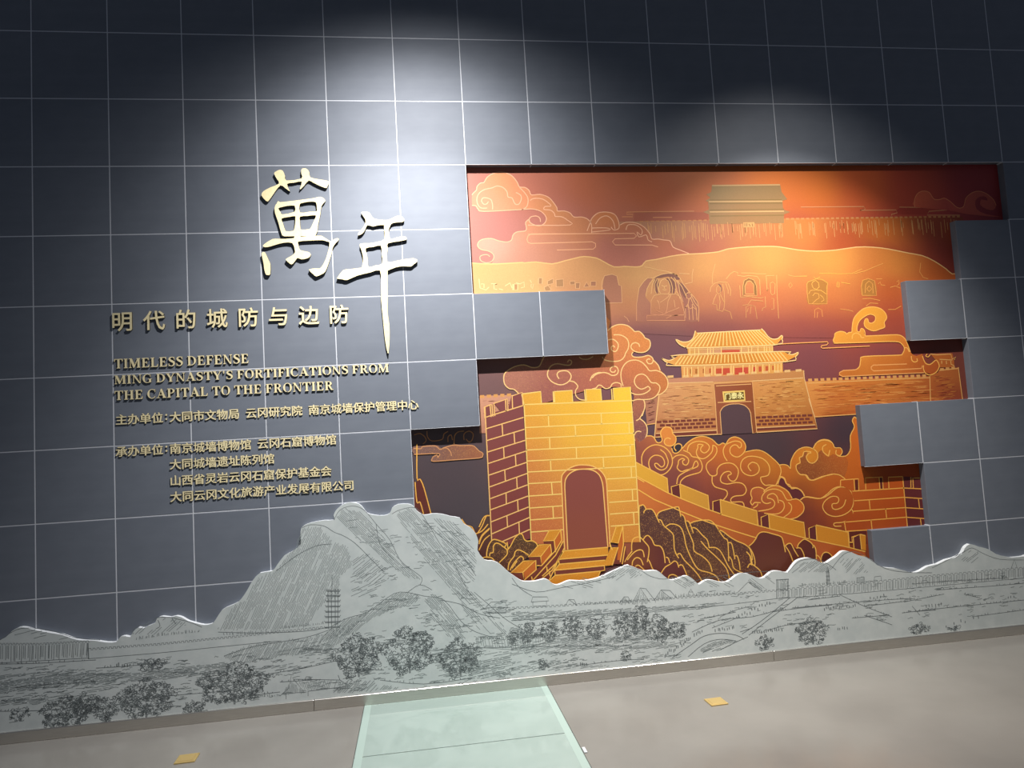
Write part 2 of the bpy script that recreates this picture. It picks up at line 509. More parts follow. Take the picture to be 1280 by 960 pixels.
english('TIMELESS DEFENSE', *line_pts(W("460,2163 461,2222 1262,2158 1263,2217")), 'gold letters of the top English title line')
P = W("459,2065 459,2119") + W("2132,2063 2129,2116")
english("MING DYNASTY'S FORTIFICATIONS FROM", *line_pts(P), 'gold letters of the middle English title line')
P = W("459,1971 460,2026") + W("1776,1960 1775,2018")
english('THE CAPITAL TO THE FRONTIER', *line_pts(P), 'gold letters of the bottom English title line')

# Chinese characters, outlines thickened from the built-in font
HC = {}


def hanzi_mesh(ch, ox, oz, depth):
    key = (ch, ox, oz, depth)
    if key in HC: return HC[key]
    cu = bpy.data.curves.new('txt', 'FONT')
    cu.body = ch
    cu.size = 1.0
    cu.resolution_u = 3
    tob = bpy.data.objects.new('txt', cu)
    COL.objects.link(tob)
    dg = bpy.context.evaluated_depsgraph_get()
    c2 = tob.to_curve(dg, apply_modifiers=False)
    # spline outlines as polygons
    loops = []
    for sp in c2.splines:
        pts = []
        bp = sp.bezier_points
        n = len(bp)
        for i in range(n):
            a, b = bp[i], bp[(i + 1) % n]
            p0, p1, p2, p3 = a.co, a.handle_right, b.handle_left, b.co
            lin = (p1 - p0).length < 1e-5 and (p2 - p3).length < 1e-5
            straight = lin or abs((p1 - p0).cross(p3 - p0).z) + abs((p2 - p0).cross(p3 - p0).z) < 1e-6
            for k in range(1 if straight else 3):
                t = k / 3.0
                q = p0 * (1 - t) ** 3 + 3 * p1 * t * (1 - t) ** 2 + 3 * p2 * t * t * (1 - t) + p3 * t ** 3
                pts.append((q.x, q.y))
        cl = []
        for q in pts:
            if not cl or math.hypot(q[0] - cl[-1][0], q[1] - cl[-1][1]) > 1e-4: cl.append(q)
        if len(cl) > 2 and math.hypot(cl[0][0] - cl[-1][0], cl[0][1] - cl[-1][1]) < 1e-4: cl.pop()
        if len(cl) > 2: loops.append(cl)
    tob.to_curve_clear()
    bpy.data.objects.remove(tob); bpy.data.curves.remove(cu)

    def inside(p, l):
        c = False
        for i in range(len(l)):
            x0, y0 = l[i - 1]; x1, y1 = l[i]
            if (y0 > p[1]) != (y1 > p[1]) and p[0] < (x1 - x0) * (p[1] - y0) / (y1 - y0) + x0: c = not c
        return c
    dep = [sum(inside(l[0], m) for m in loops if m is not l) for l in loops]

    def grow(l, d):
        ccw = area(l) > 0
        if (d % 2 == 0) != ccw: l = l[::-1]
        out = []
        for i in range(len(l)):
            p0, p1, p2 = l[i - 1], l[i], l[(i + 1) % len(l)]
            def nrm(a, b):
                dx, dy = b[0] - a[0], b[1] - a[1]
                q = math.hypot(dx, dy) or 1
                return dy / q, -dx / q
            n1, n2 = nrm(p0, p1), nrm(p1, p2)
            dd = max(1 + n1[0] * n2[0] + n1[1] * n2[1], 0.6)
            out.append((p1[0] + (n1[0] + n2[0]) / dd * ox, p1[1] + (n1[1] + n2[1]) / dd * oz))
        return out
    grown = [grow(l, d) for l, d in zip(loops, dep)]
    polys = []
    for i, l in enumerate(grown):
        if dep[i] % 2 == 0:
            holes = [grown[j] for j in range(len(loops)) if dep[j] == dep[i] + 1 and inside(loops[j][0], loops[i])]
            polys.append((l, holes))
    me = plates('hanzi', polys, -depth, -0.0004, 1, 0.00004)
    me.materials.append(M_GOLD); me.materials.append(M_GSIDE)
    HC[key] = me
    return me


def hanzi(text, x0, x1, zb, zt, group, what, ox, oz, depth, em_ratio=1.0):
    adv = sum({' ': 0.5, ':': 0.5}.get(c, 1.0) for c in text)
    if em_ratio < 1.0: adv -= 1 - em_ratio
    cell = (x1 - x0) / adv
    em = cell * em_ratio
    hh = em * 0.98
    z_base = (zb + zt) / 2 - 0.385 * hh
    x = x0
    n = 0
    seen = {}
    for c in text:
        a = {' ': 0.5, ':': 0.5}.get(c, 1.0)
        if c != ' ':
            me = hanzi_mesh(c, min(ox, 0.011) if c in '城' else ox, oz, depth) if c != ':' else None
            if c == ':':
                if ':' not in HC:
                    vs, fs, mi = [], [], []
                    for zc in (0.22, 0.60):
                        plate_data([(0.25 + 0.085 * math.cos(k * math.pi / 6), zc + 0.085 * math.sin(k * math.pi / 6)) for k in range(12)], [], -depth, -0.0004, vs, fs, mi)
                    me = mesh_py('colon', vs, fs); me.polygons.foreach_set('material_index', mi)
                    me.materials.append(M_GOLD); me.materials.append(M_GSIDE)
                    HC[':'] = me
                me = HC[':']
            o = bpy.data.objects.new('character' if c != ':' else 'colon', me)
            COL.objects.link(o)
            o.location = (x, 0, z_base)
            o.scale = (em, 1, hh)
            seen[c] = seen.get(c, 0) + 1
            lab = '%s %s, %s mark of %s' % (what, 'colon' if c == ':' else 'Chinese character ' + c, ORD[n], group)
            tag(o, lab, 'character', group)
            n += 1
        x += a * cell


P = W("447,2398 448,2520 1892,2387 1897,2509")
hanzi('明代的城防与边防', *line_pts(P), 'the gold Chinese subtitle line', 'raised gold', 0.012, 0.012, 0.013, 0.70)
small = 'tiny raised gold'
P = W("462,1821 463,1872") + W("2308,1816 2311,1870")
hanzi('主办单位:大同市文物局 云冈研究院 南京城墙保护管理中心', *line_pts(P), 'the host credit line', small, 0.023, 0.009, 0.0065)
P = W("459,1626 460,1675") + W("1780,1619 1783,1675")
hanzi('承办单位:南京城墙博物馆 云冈石窟博物馆', *line_pts(P), 'the first organiser credit line', small, 0.023, 0.009, 0.0065)
hanzi('大同城墙遗址陈列馆', *line_pts(W("770,1525 771,1581 1396,1524 1398,1578")), 'the second organiser credit line', small, 0.023, 0.009, 0.0065)
hanzi('山西省灵岩云冈石窟保护基金会', *line_pts(W("768,1427 769,1480 1742,1425 1744,1479")), 'the third organiser credit line', small, 0.023, 0.009, 0.0065)
hanzi('大同云冈文化旅游产业发展有限公司', *line_pts(W("769,1328 770,1382 1880,1325 1882,1381")), 'the bottom organiser credit line', small, 0.023, 0.009, 0.0065)

# ---------------------------------------------------------------- landscape cut-out board
PO = W("-181,591 -149,605 -116,637 -84,653 -46,650 14,628 90,606 156,588 210,563 254,548 298,543 343,536 398,522 454,519 477,546 505,549 533,541 550,569 579,592 607,584 635,596 675,610 687,636 716,645 761,635 796,640 830,628 864,604 903,589 955,572 1001,576 1025,601 1062,652 1109,672 1156,691 1193,730 1223,776 1248,816 1291,855 1362,861 1393,895 1437,947 1492,973 1529,1001 1542,1024 1540,1067 1548,1112 1582,1132 1625,1141 1686,1147 1747,1145 1746,1176 1768,1212 1812,1240 1856,1247 1905,1233 1934,1200 1952,1174 1995,1158 2057,1150 2095,1163 2109,1194 2147,1214 2210,1212 2241,1199 2265,1164 2308,1135 2359,1140 2422,1133 2479,1114 2536,1100 2560,1060 2603,1031 2633,991 2646,939 2638,888 2679,822 2727,813 2765,796 2796,768 2833,730 2864,705 2901,677 2933,664 3005,661 3058,670 3091,657 3116,633 3148,624 3189,636 3229,646 3295,637 3362,638 3417,646 3451,656 3611,710 3638,705 3678,689 3731,665 3786,664 3827,657 3853,635 3892,600 3925,590 3975,599 4010,609 4038,604 4071,578 4103,546 4132,560 4168,570 4210,563 4251,549 4300,545 4337,562 4375,585 4411,592 4460,585 4508,561 4543,548 4580,558 4619,585 4655,589 4698,582 4740,572 4773,606 4813,643 4865,656 4909,655 4952,638 4987,619 5023,612 5062,630 5108,653 5148,680 5186,681 5222,668 5265,647 5323,628 5366,605 5399,568 5465,545 5540,533 5613,509 5672,491 5735,506 5784,527 5862,537 5927,560 5990,569 6055,591 6083,631 6126,655 6186,634 6262,610 6321,570 6382,551 6444,535 6540,536")
PO = smooth(PO, False, 2)
PO = [(XL, 0.52), (-1.2, 0.6), (-0.8, 0.5), (-0.45, 0.47)] + PO + [(6.9, 0.62), (7.3, 0.72), (7.9, 0.66), (XR, 0.7), (XR, 0.0662), (XL, 0.0662)]
board = obj('landscape_board', plates('landscape_board', [(PO, [])], -0.030, -0.0003), [M_PANEL, M_PEDGE])
tag(board, 'pale grey cut-out board printed with a pencil drawing of mountains, city wall and fields along the wall foot', 'panel')

# ---------------------------------------------------------------- brass floor plates
def brass(x0, y0, x1, y1, rz, label):
    w = (x1 - x0)
    e = empty('floor_plate', ((x0 + x1) / 2, (y0 + y1) / 2, 0))
    obj('cover', bevel_box('cover', -w / 2, w / 2, -w / 2, w / 2, 0.0, 0.007, 0.003, 2), M_BRASS, e)
    obj('inner_lid', bevel_box('inner_lid', -w * 0.36, w * 0.36, -w * 0.36, w * 0.36, 0.0071, 0.0083, 0.0008, 1), M_BRASS, e)
    e.rotation_euler = (0, 0, rz)
    tag(e, label, 'floor plate', 'square brass floor plates')


brass(3.877, -0.642, 3.982, -0.545, 0.03, 'square brass floor plate on the stone floor to the right of the mint glass strip')
brass(0.947, -0.592, 1.052, -0.490, 0.03, 'square brass floor plate on the stone floor near the left picture corner')
stud = obj('edge_clip', bevel_box('edge_clip', -0.008, 0.008, -0.03, 0.03, 0, 0.006, 0.002, 2), M_PEDGE)
stud.location = (3.05, -1.0, 0)
tag(stud, 'small bright metal clip lying at the right edge of the mint glass floor strip', 'clip')

# ---------------------------------------------------------------- the mural: printed layers on a recessed board
YM = 0.055
mural = obj('mural', (lambda: (lambda v, f: (box_data(5 * TW - 0.2, 15 * TW + 0.25, YM + 0.0002, YM + 0.0055, 0.07, Z0 - 2 * TH + 0.2, v, f), mesh_py('mural', v, f))[1])([], []))(), M_BACK)
tag(mural, 'recessed orange mural of city gate, brick watchtower, cliffs and gold outlined clouds', 'mural')
GOLD_L = 'ffcb6e'


NL = 0


class Field:
    """printed ink colour as a smooth blend of swatches"""
    def __init__(self, pts, cols, power=1.7):
        self.p = list(zip(pts, [srgb(c) for c in cols.split()]))
        self.w = power

    def __call__(self, x, z):
        s = [0, 0, 0]; t = 0
        for (px, pz), c in self.p:
            w = 1.0 / ((px - x) ** 2 + (pz - z) ** 2 + 0.012) ** self.w
            t += w
            for i in range(3): s[i] += w * c[i]
        return (s[0] / t, s[1] / t, s[2] / t)


def flat(c):
    c = srgb(c)
    return lambda x, z: c


def layer(name, polys, col, k, mat=None, step=0.14, parent=None):
    """flat printed areas: a thin film on the board; polys = list of outlines or (outline, holes)"""
    global NL
    NL += 1
    y = YM - 0.0003 * k - 0.00001 * (NL % 5)
    multi = len(polys) > 1
    if multi and len(polys) <= 12:
        os_ = [layer(name, [pl], col, k, mat, step, parent) for pl in polys]
        return os_[0]
    bm = bmesh.new()
    for pl in polys:
        outer, holes = pl if isinstance(pl, tuple) else (pl, [])
        loops = [outer] + list(holes)
        tris = tessellate_polygon([[Vector((q[0], q[1], 0)) for q in l] for l in loops])
        vv = [bm.verts.new((q[0], y, q[1])) for l in loops for q in l]
        for t in tris:
            a, b, c = [vv[i].co for i in t]
            cr = (b.x - a.x) * (c.z - a.z) - (c.x - a.x) * (b.z - a.z)
            if abs(cr) < 1e-10: continue
            try: bm.faces.new([vv[i] for i in (t if cr > 0 else t[::-1])])
            except ValueError: pass
    if step and (isinstance(col, Field) or name == 'grotto_cliff'):
        xs = [v.co.x for v in bm.verts]; zs = [v.co.z for v in bm.verts]
        for lo, hi, no, ax in ((min(xs), max(xs), (1, 0, 0), 0), (min(zs), max(zs), (0, 0, 1), 2)):
            t = lo + step
            while t < hi:
                co = [0, y, 0]; co[ax] = t
                bmesh.ops.bisect_plane(bm, geom=list(bm.verts) + list(bm.edges) + list(bm.faces), plane_co=co, plane_no=no)
                t += step
    me = bpy.data.meshes.new(name)
    bm.to_mesh(me); bm.free()
    ca = me.color_attributes.new('Col', 'FLOAT_COLOR', 'POINT')
    buf = []
    for v in me.vertices: buf += [*col(v.co.x, v.co.z), 1.0]
    ca.data.foreach_set('color', buf)
    o = obj(name, me, mat or M_PRINT, parent or mural)
    if multi: o['kind'] = 'stuff'
    return o


def ribbon(pts, w, vs, fs, y, closed=False):
    n = len(pts)
    if n < 2: return
    b = len(vs)
    for i in range(n):
        p0 = pts[i - 1] if (i > 0 or closed) else pts[i]
        p1 = pts[(i + 1) % n] if (i < n - 1 or closed) else pts[i]
        dx, dy = p1[0] - p0[0], p1[1] - p0[1]
        l = math.hypot(dx, dy) or 1
        nx, ny = -dy / l * w / 2, dx / l * w / 2
        vs.append((pts[i][0] + nx, y, pts[i][1] + ny)); vs.append((pts[i][0] - nx, y, pts[i][1] - ny))
    for i in range(n if closed else n - 1):
        j = (i + 1) % n
        fs.append([b + 2 * i, b + 2 * i + 1, b + 2 * j + 1, b + 2 * j])


def strokes(name, paths, w, col, k, parent=None, mat=None, curve=True, y=None):
    vs, fs = [], []
    y = YM - 0.0003 * k - 0.00012 if y is None else y
    for n_, p in enumerate(paths):
        cl = False
        if isinstance(p, tuple): p, cl = p
        ribbon(smooth(p, cl, 3) if curve else p, w, vs, fs, y - 0.00005 * (n_ % 4), cl)
    me = mesh_py(name, vs, fs)
    if mat is None:
        ca = me.color_attributes.new('Col', 'FLOAT_COLOR', 'POINT')
        c = col if callable(col) else flat(col)
        buf = []
        for v in vs: buf += [*c(v[0], v[2]), 1.0]
        ca.data.foreach_set('color', buf)
    o = obj(name, me, mat or M_LINE, parent or mural)
    o['kind'] = 'stuff'
    return o


LW = 0.0072
# 0 background sky
FB = Field(W("2798,3386 3127,3328 3582,3352 4042,3290 4403,3346 4889,3342 5259,3309 5640,3305 6028,3302 6558,3297 6704,3110 2886,2994 2874,2773 3327,2930 3898,2919 4479,2820 5092,2866 5721,2853 6236,2812 2846,2281 3624,2307 4020,2236 4436,2305 5040,2312 5530,2236 5789,2286 3722,2081 4118,2008 5074,2022 5632,1998 6128,1859 2774,1960 3267,1991 2483,1498 2569,1127 3978,1681 4248,1445 4716,1417 5330,1494 3887,1249 4221,1118 4676,976 5274,933 5542,1140 4887,685 4304,731 5766,898"),
    'b8705e be7058 c06c4a c4663a c86c34 d8742c d4702c d06030 c04c34 a83838 9c3438 b87468 b87a6c b87464 b87058 a85846 a84c38 a8403a a83c3c a06a5c 8a5858 7c5052 8a4e4a 9c4e44 a44e3c a84c38 76505a 724e56 84484a 8c4646 7c4034 7a5a58 8a5c54 564a4e 544a4e 5a4650 4a3c44 503e42 483840 6a3e40 5e3438 642e30 74342c a8481e 6e3426 5e2c2c 9c441e')  # upper right swatches brightened to make up for weak light there
BG = W("2276,3780 7098,3799 6652,258 2132,649")
layer('printed_sky', [BG], FB, 0.0, step=0.07)

# 1 distant palace hall and long palace wall
FW = Field(W("3848,3034 4197,2999 4735,2990 5106,3013 5734,2972 6315,2932 3891,2833 4362,2840 4839,2783 5464,2828 6298,2780 4237,2762 5708,2727"),
    'bc8460 bc825a bc7a46 cc7c3c cc702c 9c4428 b87060 b86a4c c0683c b8542c 86322a a44c3c 92362a')
layer('far_palace_wall', [W("3734,3053 4379,3051 5017,3056 6415,3049 6425,3015 6343,2597 3706,2668")], FW, 1, step=0.1)
cr = []
P0 = W("3907,3053 6408,3046")
for i in range(64):
    t0 = i / 64.0; xx = P0[0][0] + (P0[1][0] - P0[0][0]) * t0; zz = P0[0][1] + (P0[1][1] - P0[0][1]) * t0
    w_ = (P0[1][0] - P0[0][0]) / 64
    cr.append([(xx, zz - 0.004), (xx + w_ * 0.6, zz - 0.004), (xx + w_ * 0.6, zz + 0.009), (xx, zz + 0.009)])
layer('far_palace_wall_crenels', cr, flat('cc8850'), 1.2)
st = []
random.seed(3)
for i in range(150):
    t0 = random.random(); xx = P0[0][0] + (P0[1][0] - P0[0][0]) * t0
    z1 = P0[0][1] - random.uniform(0.01, 0.05); st.append([(xx, z1), (xx, z1 - random.uniform(0.04, 0.12))])
strokes('far_palace_wall_streaks', st, 0.004, 'd89a60', 1.3, curve=False)
hall = layer('far_palace_hall', [W("4460,3310 4979,3311 4986,3252 5024,3198 4986,3186 4986,3121 5040,3103 4989,3086 4983,3021 4419,3024 4418,3094 4378,3112 4421,3129 4420,3187 4402,3193 4440,3216 4412,3240 4450,3257")], Field(W("4518,3286 4884,3282 4505,3128 4962,3122 4680,3049"), '9c8050 9a7a4c a47c50 a0784c a47444'), 2)
strokes('far_palace_eaves', [W("4426,3187 4986,3183"), W("4426,3112 4991,3109"), W("4460,3304 4978,3305")], 0.009, 'd4a870', 2.2, hall, curve=False)
strokes('far_palace_shadow_lines', [W("4433,3199 4981,3195"), W("4431,3173 4984,3169"), W("4427,3126 4993,3124"), W("4429,3082 4989,3080")], 0.007, '8e7040', 2.2, hall, curve=False)
layer('far_gate_plaque', [W("4672,3032 4757,3032 4754,2995 4669,2995")], flat('d09a5c'), 2.3, parent=hall)
strokes('far_gate_plaque_marks', [W("4684,3026 4682,3002"), W("4699,3026 4697,3002"), W("4714,3019 4724,3002"), W("4738,3022 4742,3001")], 0.005, '94643a', 2.5, hall, curve=False)
strokes('sky_streak_lines', [W("3861,3120 4310,3119"), W("3779,3086 3855,3085 3859,3102 3813,3104 3816,3119 3861,3120"), W("4004,3078 4144,3077"),
    W("5124,3138 5620,3135 5631,3117 5589,3107 5875,3106 5884,3084 5837,3074 5836,3064"), W("5906,3127 6304,3118 6292,3100 6144,3092 6125,3063 6396,3059")], 0.0065, 'dc9060', 2, curve=False)
layer('sky_shadow_band', [W("3868,3115 4412,3110 4408,3057 4201,3055 3864,3055"), W("5915,3124 6304,3115 6292,3097 6124,3088 6119,3070 5833,3074")], Field(W("3911,3102 4382,3095 6072,3106"), 'b0624a ac5a3c ac4030'), 1.6)

# 2 clouds, upper left and upper right
UC = W("2736,3254 2747,3268 2769,3289 2774,3313 2799,3337 2823,3341 2846,3376 2889,3403 2945,3414 2999,3399 3032,3371 3055,3335 3067,3307 3105,3303 3132,3282 3147,3250 3207,3253 3262,3234 3295,3198 3320,3156 3322,3134 3368,3134 3410,3119 3436,3090 3493,3089 3534,3071 3559,3060 3523,3004 3547,3046 3564,3081 3609,3116 3667,3122 3723,3107 3749,3064 3761,3028 3805,3046 3877,3041 3933,3011 3973,2960 3985,2924 4029,2923 4072,2915 4116,2907 4134,2864 4184,2841 4255,2808 4237,2761 3969,2703 3680,2697 3258,2736 3050,2741 2855,2746 2862,2815 2857,2842 2824,2864 2784,2872 2758,2893 2759,2921 2788,2944 2850,2950 2903,2932 2958,2923 2990,2937 3002,2971 3031,2992 3087,2998 3098,3018 3098,3067 3123,3078 3131,3046 3165,3033 3207,3036 3237,3065 3239,3100 3206,3133 3145,3150 3075,3148 2812,3138 2772,3156 2753,3177 2733,3185")
FC = Field(W("2935,3357 2789,3219 3124,3271 3285,3156 2949,3133 3445,3012 3679,3094 4079,3001 4187,2884 3323,2874 2882,2911 3040,2797 3663,2867 3889,2805 4296,2767"), 'e0905e d88a68 d88a5e d48a56 dc9068 cc8458 d07e4a c87848 bc6c50 c48468 cc9a84 c48870 bc7464 ba7260 bc6a4c')
ul = layer('cloud_bank_left', [smooth(UC, True, 2)], FC, 3, step=0.1)
CL1 = '6 eab084'
strokes('cloud_outline', [W("2732,3181 2760,3177 2772,3156 2812,3138 3075,3148 3145,3151 3206,3133 3239,3093 3233,3058 3200,3034 3159,3037 3125,3057 3121,3081 3141,3098 3176,3100 3196,3083 3198,3059"),
    W("2736,3254 2747,3268 2769,3289 2774,3313 2799,3337 2823,3341 2846,3376 2889,3403 2945,3414 2999,3399 3032,3371 3055,3335 3067,3307 3105,3303 3132,3282 3147,3250 3207,3253 3262,3234 3295,3198 3320,3156 3322,3134 3368,3134 3410,3119 3436,3090 3493,3089 3534,3071 3557,3032 3553,2975"),
    W("2871,3151 2873,3183 2865,3218 2838,3232 2810,3232 2799,3212 2812,3190 2832,3190 2847,3207"),
    W("2834,3162 2793,3163 2771,3191 2769,3233 2788,3268 2827,3292 2876,3302 2911,3315 2952,3304 2978,3273 2983,3237 3010,3230 3029,3188 3056,3187 3074,3222 3070,3250 3040,3268"),
    W("3067,3303 3096,3271 3118,3236 3120,3201 3107,3166 3075,3148"), W("3134,3211 3163,3225 3219,3221 3259,3195 3279,3170 3237,3167 3228,3146 3270,3142 3297,3121 3302,3096"),
    W("3302,3096 3351,3092 3385,3070 3404,3034 3110,3038"), W("2806,2782 2840,2788 2861,2815 2857,2842 2824,2864 2784,2872 2758,2893 2759,2921 2788,2944 2850,2950 2903,2932 2958,2923 2990,2937 3002,2971 3031,2992 3087,2998 3098,3018 3094,3057 3119,3078"),
    W("2806,2782 2773,2796 2767,2824 2789,2837 2819,2838 2834,2824"),
    W("3522,2990 3547,3046 3564,3081 3609,3116 3667,3122 3723,3107 3749,3064 3752,3007 3715,2993 3695,3015"), W("3586,3038 3621,3080 3672,3094 3712,3058 3723,3000"), W("3557,2982 3684,2994 3659,3009 3559,3010"),
    W("3761,3028 3805,3046 3877,3041 3933,3011 3973,2960 3985,2924 4029,2923 4072,2915 4116,2907 4134,2864 4184,2841 4248,2814"), W("3801,2992 3818,3027 3876,3026 3917,2990 3907,2954 3880,2976 3892,2940 3944,2954 3956,2918 3984,2903")], 0.0062, 'f2b48c', 3, ul)
strokes('cloud_bars', [W("3613,2970 3127,2976 3105,2962 3096,2938 3103,2917 3123,2910 3552,2913 3576,2900 3575,2876 3556,2861 3301,2860"), W("3106,2974 3858,2967 3874,2948 3855,2931 3718,2931 3698,2911 3715,2887 3982,2881 4025,2866")], 0.0062, 'f0ac80', 3, ul, curve=False)
ur = layer('cloud_bank_right', [smooth(W("6031,3126 6033,3175 6057,3220 6103,3246 6160,3237 6194,3185 6242,3181 6283,3190 6329,3162 6382,3116 6433,3124 6460,3188 6515,3229 6576,3241 6634,3222 6688,3176 6707,3130 6678,3093 6619,3103 6573,3137 6588,3177 6637,3167 6630,3195 6581,3199 6537,3168 6540,3104 6615,3063 6752,3037 6456,3065 6302,3098"), True, 2)], Field(W("6083,3210 6406,3145 6641,3142 6267,3085"), 'dc6844 d05c48 cc5c48 b84840'), 3)  # cloud reds lifted too, offsetting the dim light in this corner
strokes('cloud_outline', [W("6031,3126 6033,3175 6057,3220 6103,3246 6160,3237 6194,3185 6242,3181 6283,3190 6329,3162 6382,3116 6433,3124 6460,3188 6515,3229 6576,3241 6634,3222 6688,3176 6707,3130")], 0.0055, 'f08c5c', 3, ur)

# 3 grotto cliff
CT = W("2698,2786 2751,2779 2881,2773 3053,2779 3066,2775 3150,2780 3260,2764 3345,2782 3431,2801 3488,2810 3573,2798 3628,2769 3697,2732 3769,2734 3854,2728 3899,2736 3930,2768 4003,2777 4107,2797 4211,2809 4330,2812 4464,2821 4541,2841 4693,2852 4845,2853 4936,2847 5073,2822 5211,2810 5368,2815 5528,2833 5655,2830 5781,2814 5939,2780 6050,2758 6143,2715 6234,2653 6279,2614 6329,2620")
CT = smooth(CT, False, 2)
CP = CT + W("6444,2612 6386,2115 5028,2185 4194,2229 3622,2279 2604,2290 2630,2779")
FCL = Field(W("2762,2721 3087,2657 3536,2673 3879,2663 4351,2708 4834,2725 5327,2713 5833,2700 6212,2600 2754,2584 3521,2449 3864,2466 4332,2480 4810,2464 5304,2478 5811,2492 3511,2311 3852,2298 4318,2309 4797,2321 5287,2303 5789,2286 3844,2198 4427,2197 5027,2174 5774,2145 2738,2285"),
    'dca468 e0ac70 dca068 dca468 d89a58 e09a50 e49848 d8843a c46028 e0ac74 cc8860 c88658 c47a50 cc7444 d07840 c45e2e b4705c a46658 98584e a8584a b4583c b44e34 865454 8c4c4a 984a42 a44a38 96625a')
FCL_ = FCL


def FCL(x, z):
    t = min(max((z - ZF0) / (ZF1 - ZF0), 0), 1); t = t * t * (3 - 2 * t)
    a, b = FCL_(x, z), FB(x, z)
    return tuple(b[i] + (a[i] - b[i]) * t for i in range(3))


(_, ZF0), (_, ZF1) = W("4309,2196 4328,2423")
cliff = layer('grotto_cliff', [CP], FCL, 4, step=0.09)
strokes('cliff_crest_line', [CT], 0.0075, 'f4c07c', 4, cliff, curve=False)
# grotto niches: dark hollows then drawn figures
FN = Field(W("3084,2613 3868,2522 4029,2348 4695,2526 5180,2482 5592,2528"), 'b88a5c b87c60 9c6254 94683a b06c36 b06a34')
layer('niche_hollows', [smooth(W("3834,2348 3843,2467 3865,2579 3928,2648 3964,2640 3918,2563 3907,2514 3943,2464 3938,2393 3907,2384 3904,2345"), True, 2),
    smooth(W("4190,2548 4219,2533 4280,2474 4289,2417 4280,2332 4181,2335 4177,2385 4183,2456 4158,2513 4141,2571 4137,2614 4187,2598"), True, 2),
    W("3624,2670 3679,2679 3712,2668 3722,2604 3739,2597 3736,2481 3620,2482 3605,2600"),
    smooth(W("4620,2496 4627,2571 4642,2610 4673,2627 4703,2619 4730,2582 4728,2496 4709,2518 4711,2583 4680,2613 4647,2585 4640,2520"), True, 2)] +
    [W("2989,2629 3013,2629 3011,2593 2987,2594"), W("3164,2666 3184,2665 3179,2629 3160,2630"), W("3284,2651 3330,2653 3328,2606 3282,2606"), W("3378,2638 3409,2638 3408,2617 3377,2617"), W("3417,2625 3445,2625 3441,2591 3416,2592"), W("3477,2599 3493,2629 3508,2598"), W("3524,2631 3558,2631 3556,2602 3523,2603"), W("3225,2653 3262,2660 3257,2630 3221,2623"), W("3194,2598 3237,2617 3238,2583 3196,2579")], FN, 5, parent=cliff)
layer('niche_depths', [smooth(W("3979,2650 4031,2666 4083,2676 4134,2667 4168,2638 4145,2628 4081,2654 4030,2645"), True, 2), smooth(W("4066,2640 4109,2636 4132,2599 4125,2557 4108,2529 4088,2544 4085,2601"), True, 2), smooth(W("3978,2639 4010,2631 4004,2554 3985,2533 3973,2576"), True, 2), smooth(W("4445,2591 4467,2579 4467,2540 4447,2526 4461,2561"), True, 2),
    smooth(W("4162,2613 4220,2554 4197,2498 4174,2527 4152,2578"), True, 2)], flat('86584a'), 5.3, parent=cliff)
layer('niche_hollows_small', [smooth(W("5112,2499 5120,2571 5152,2596 5222,2598 5274,2574 5265,2523 5260,2425 5113,2426"), True, 2), smooth(W("5535,2478 5544,2559 5566,2588 5622,2594 5652,2571 5651,2473"), True, 2)], flat('b47838'), 5, parent=cliff)
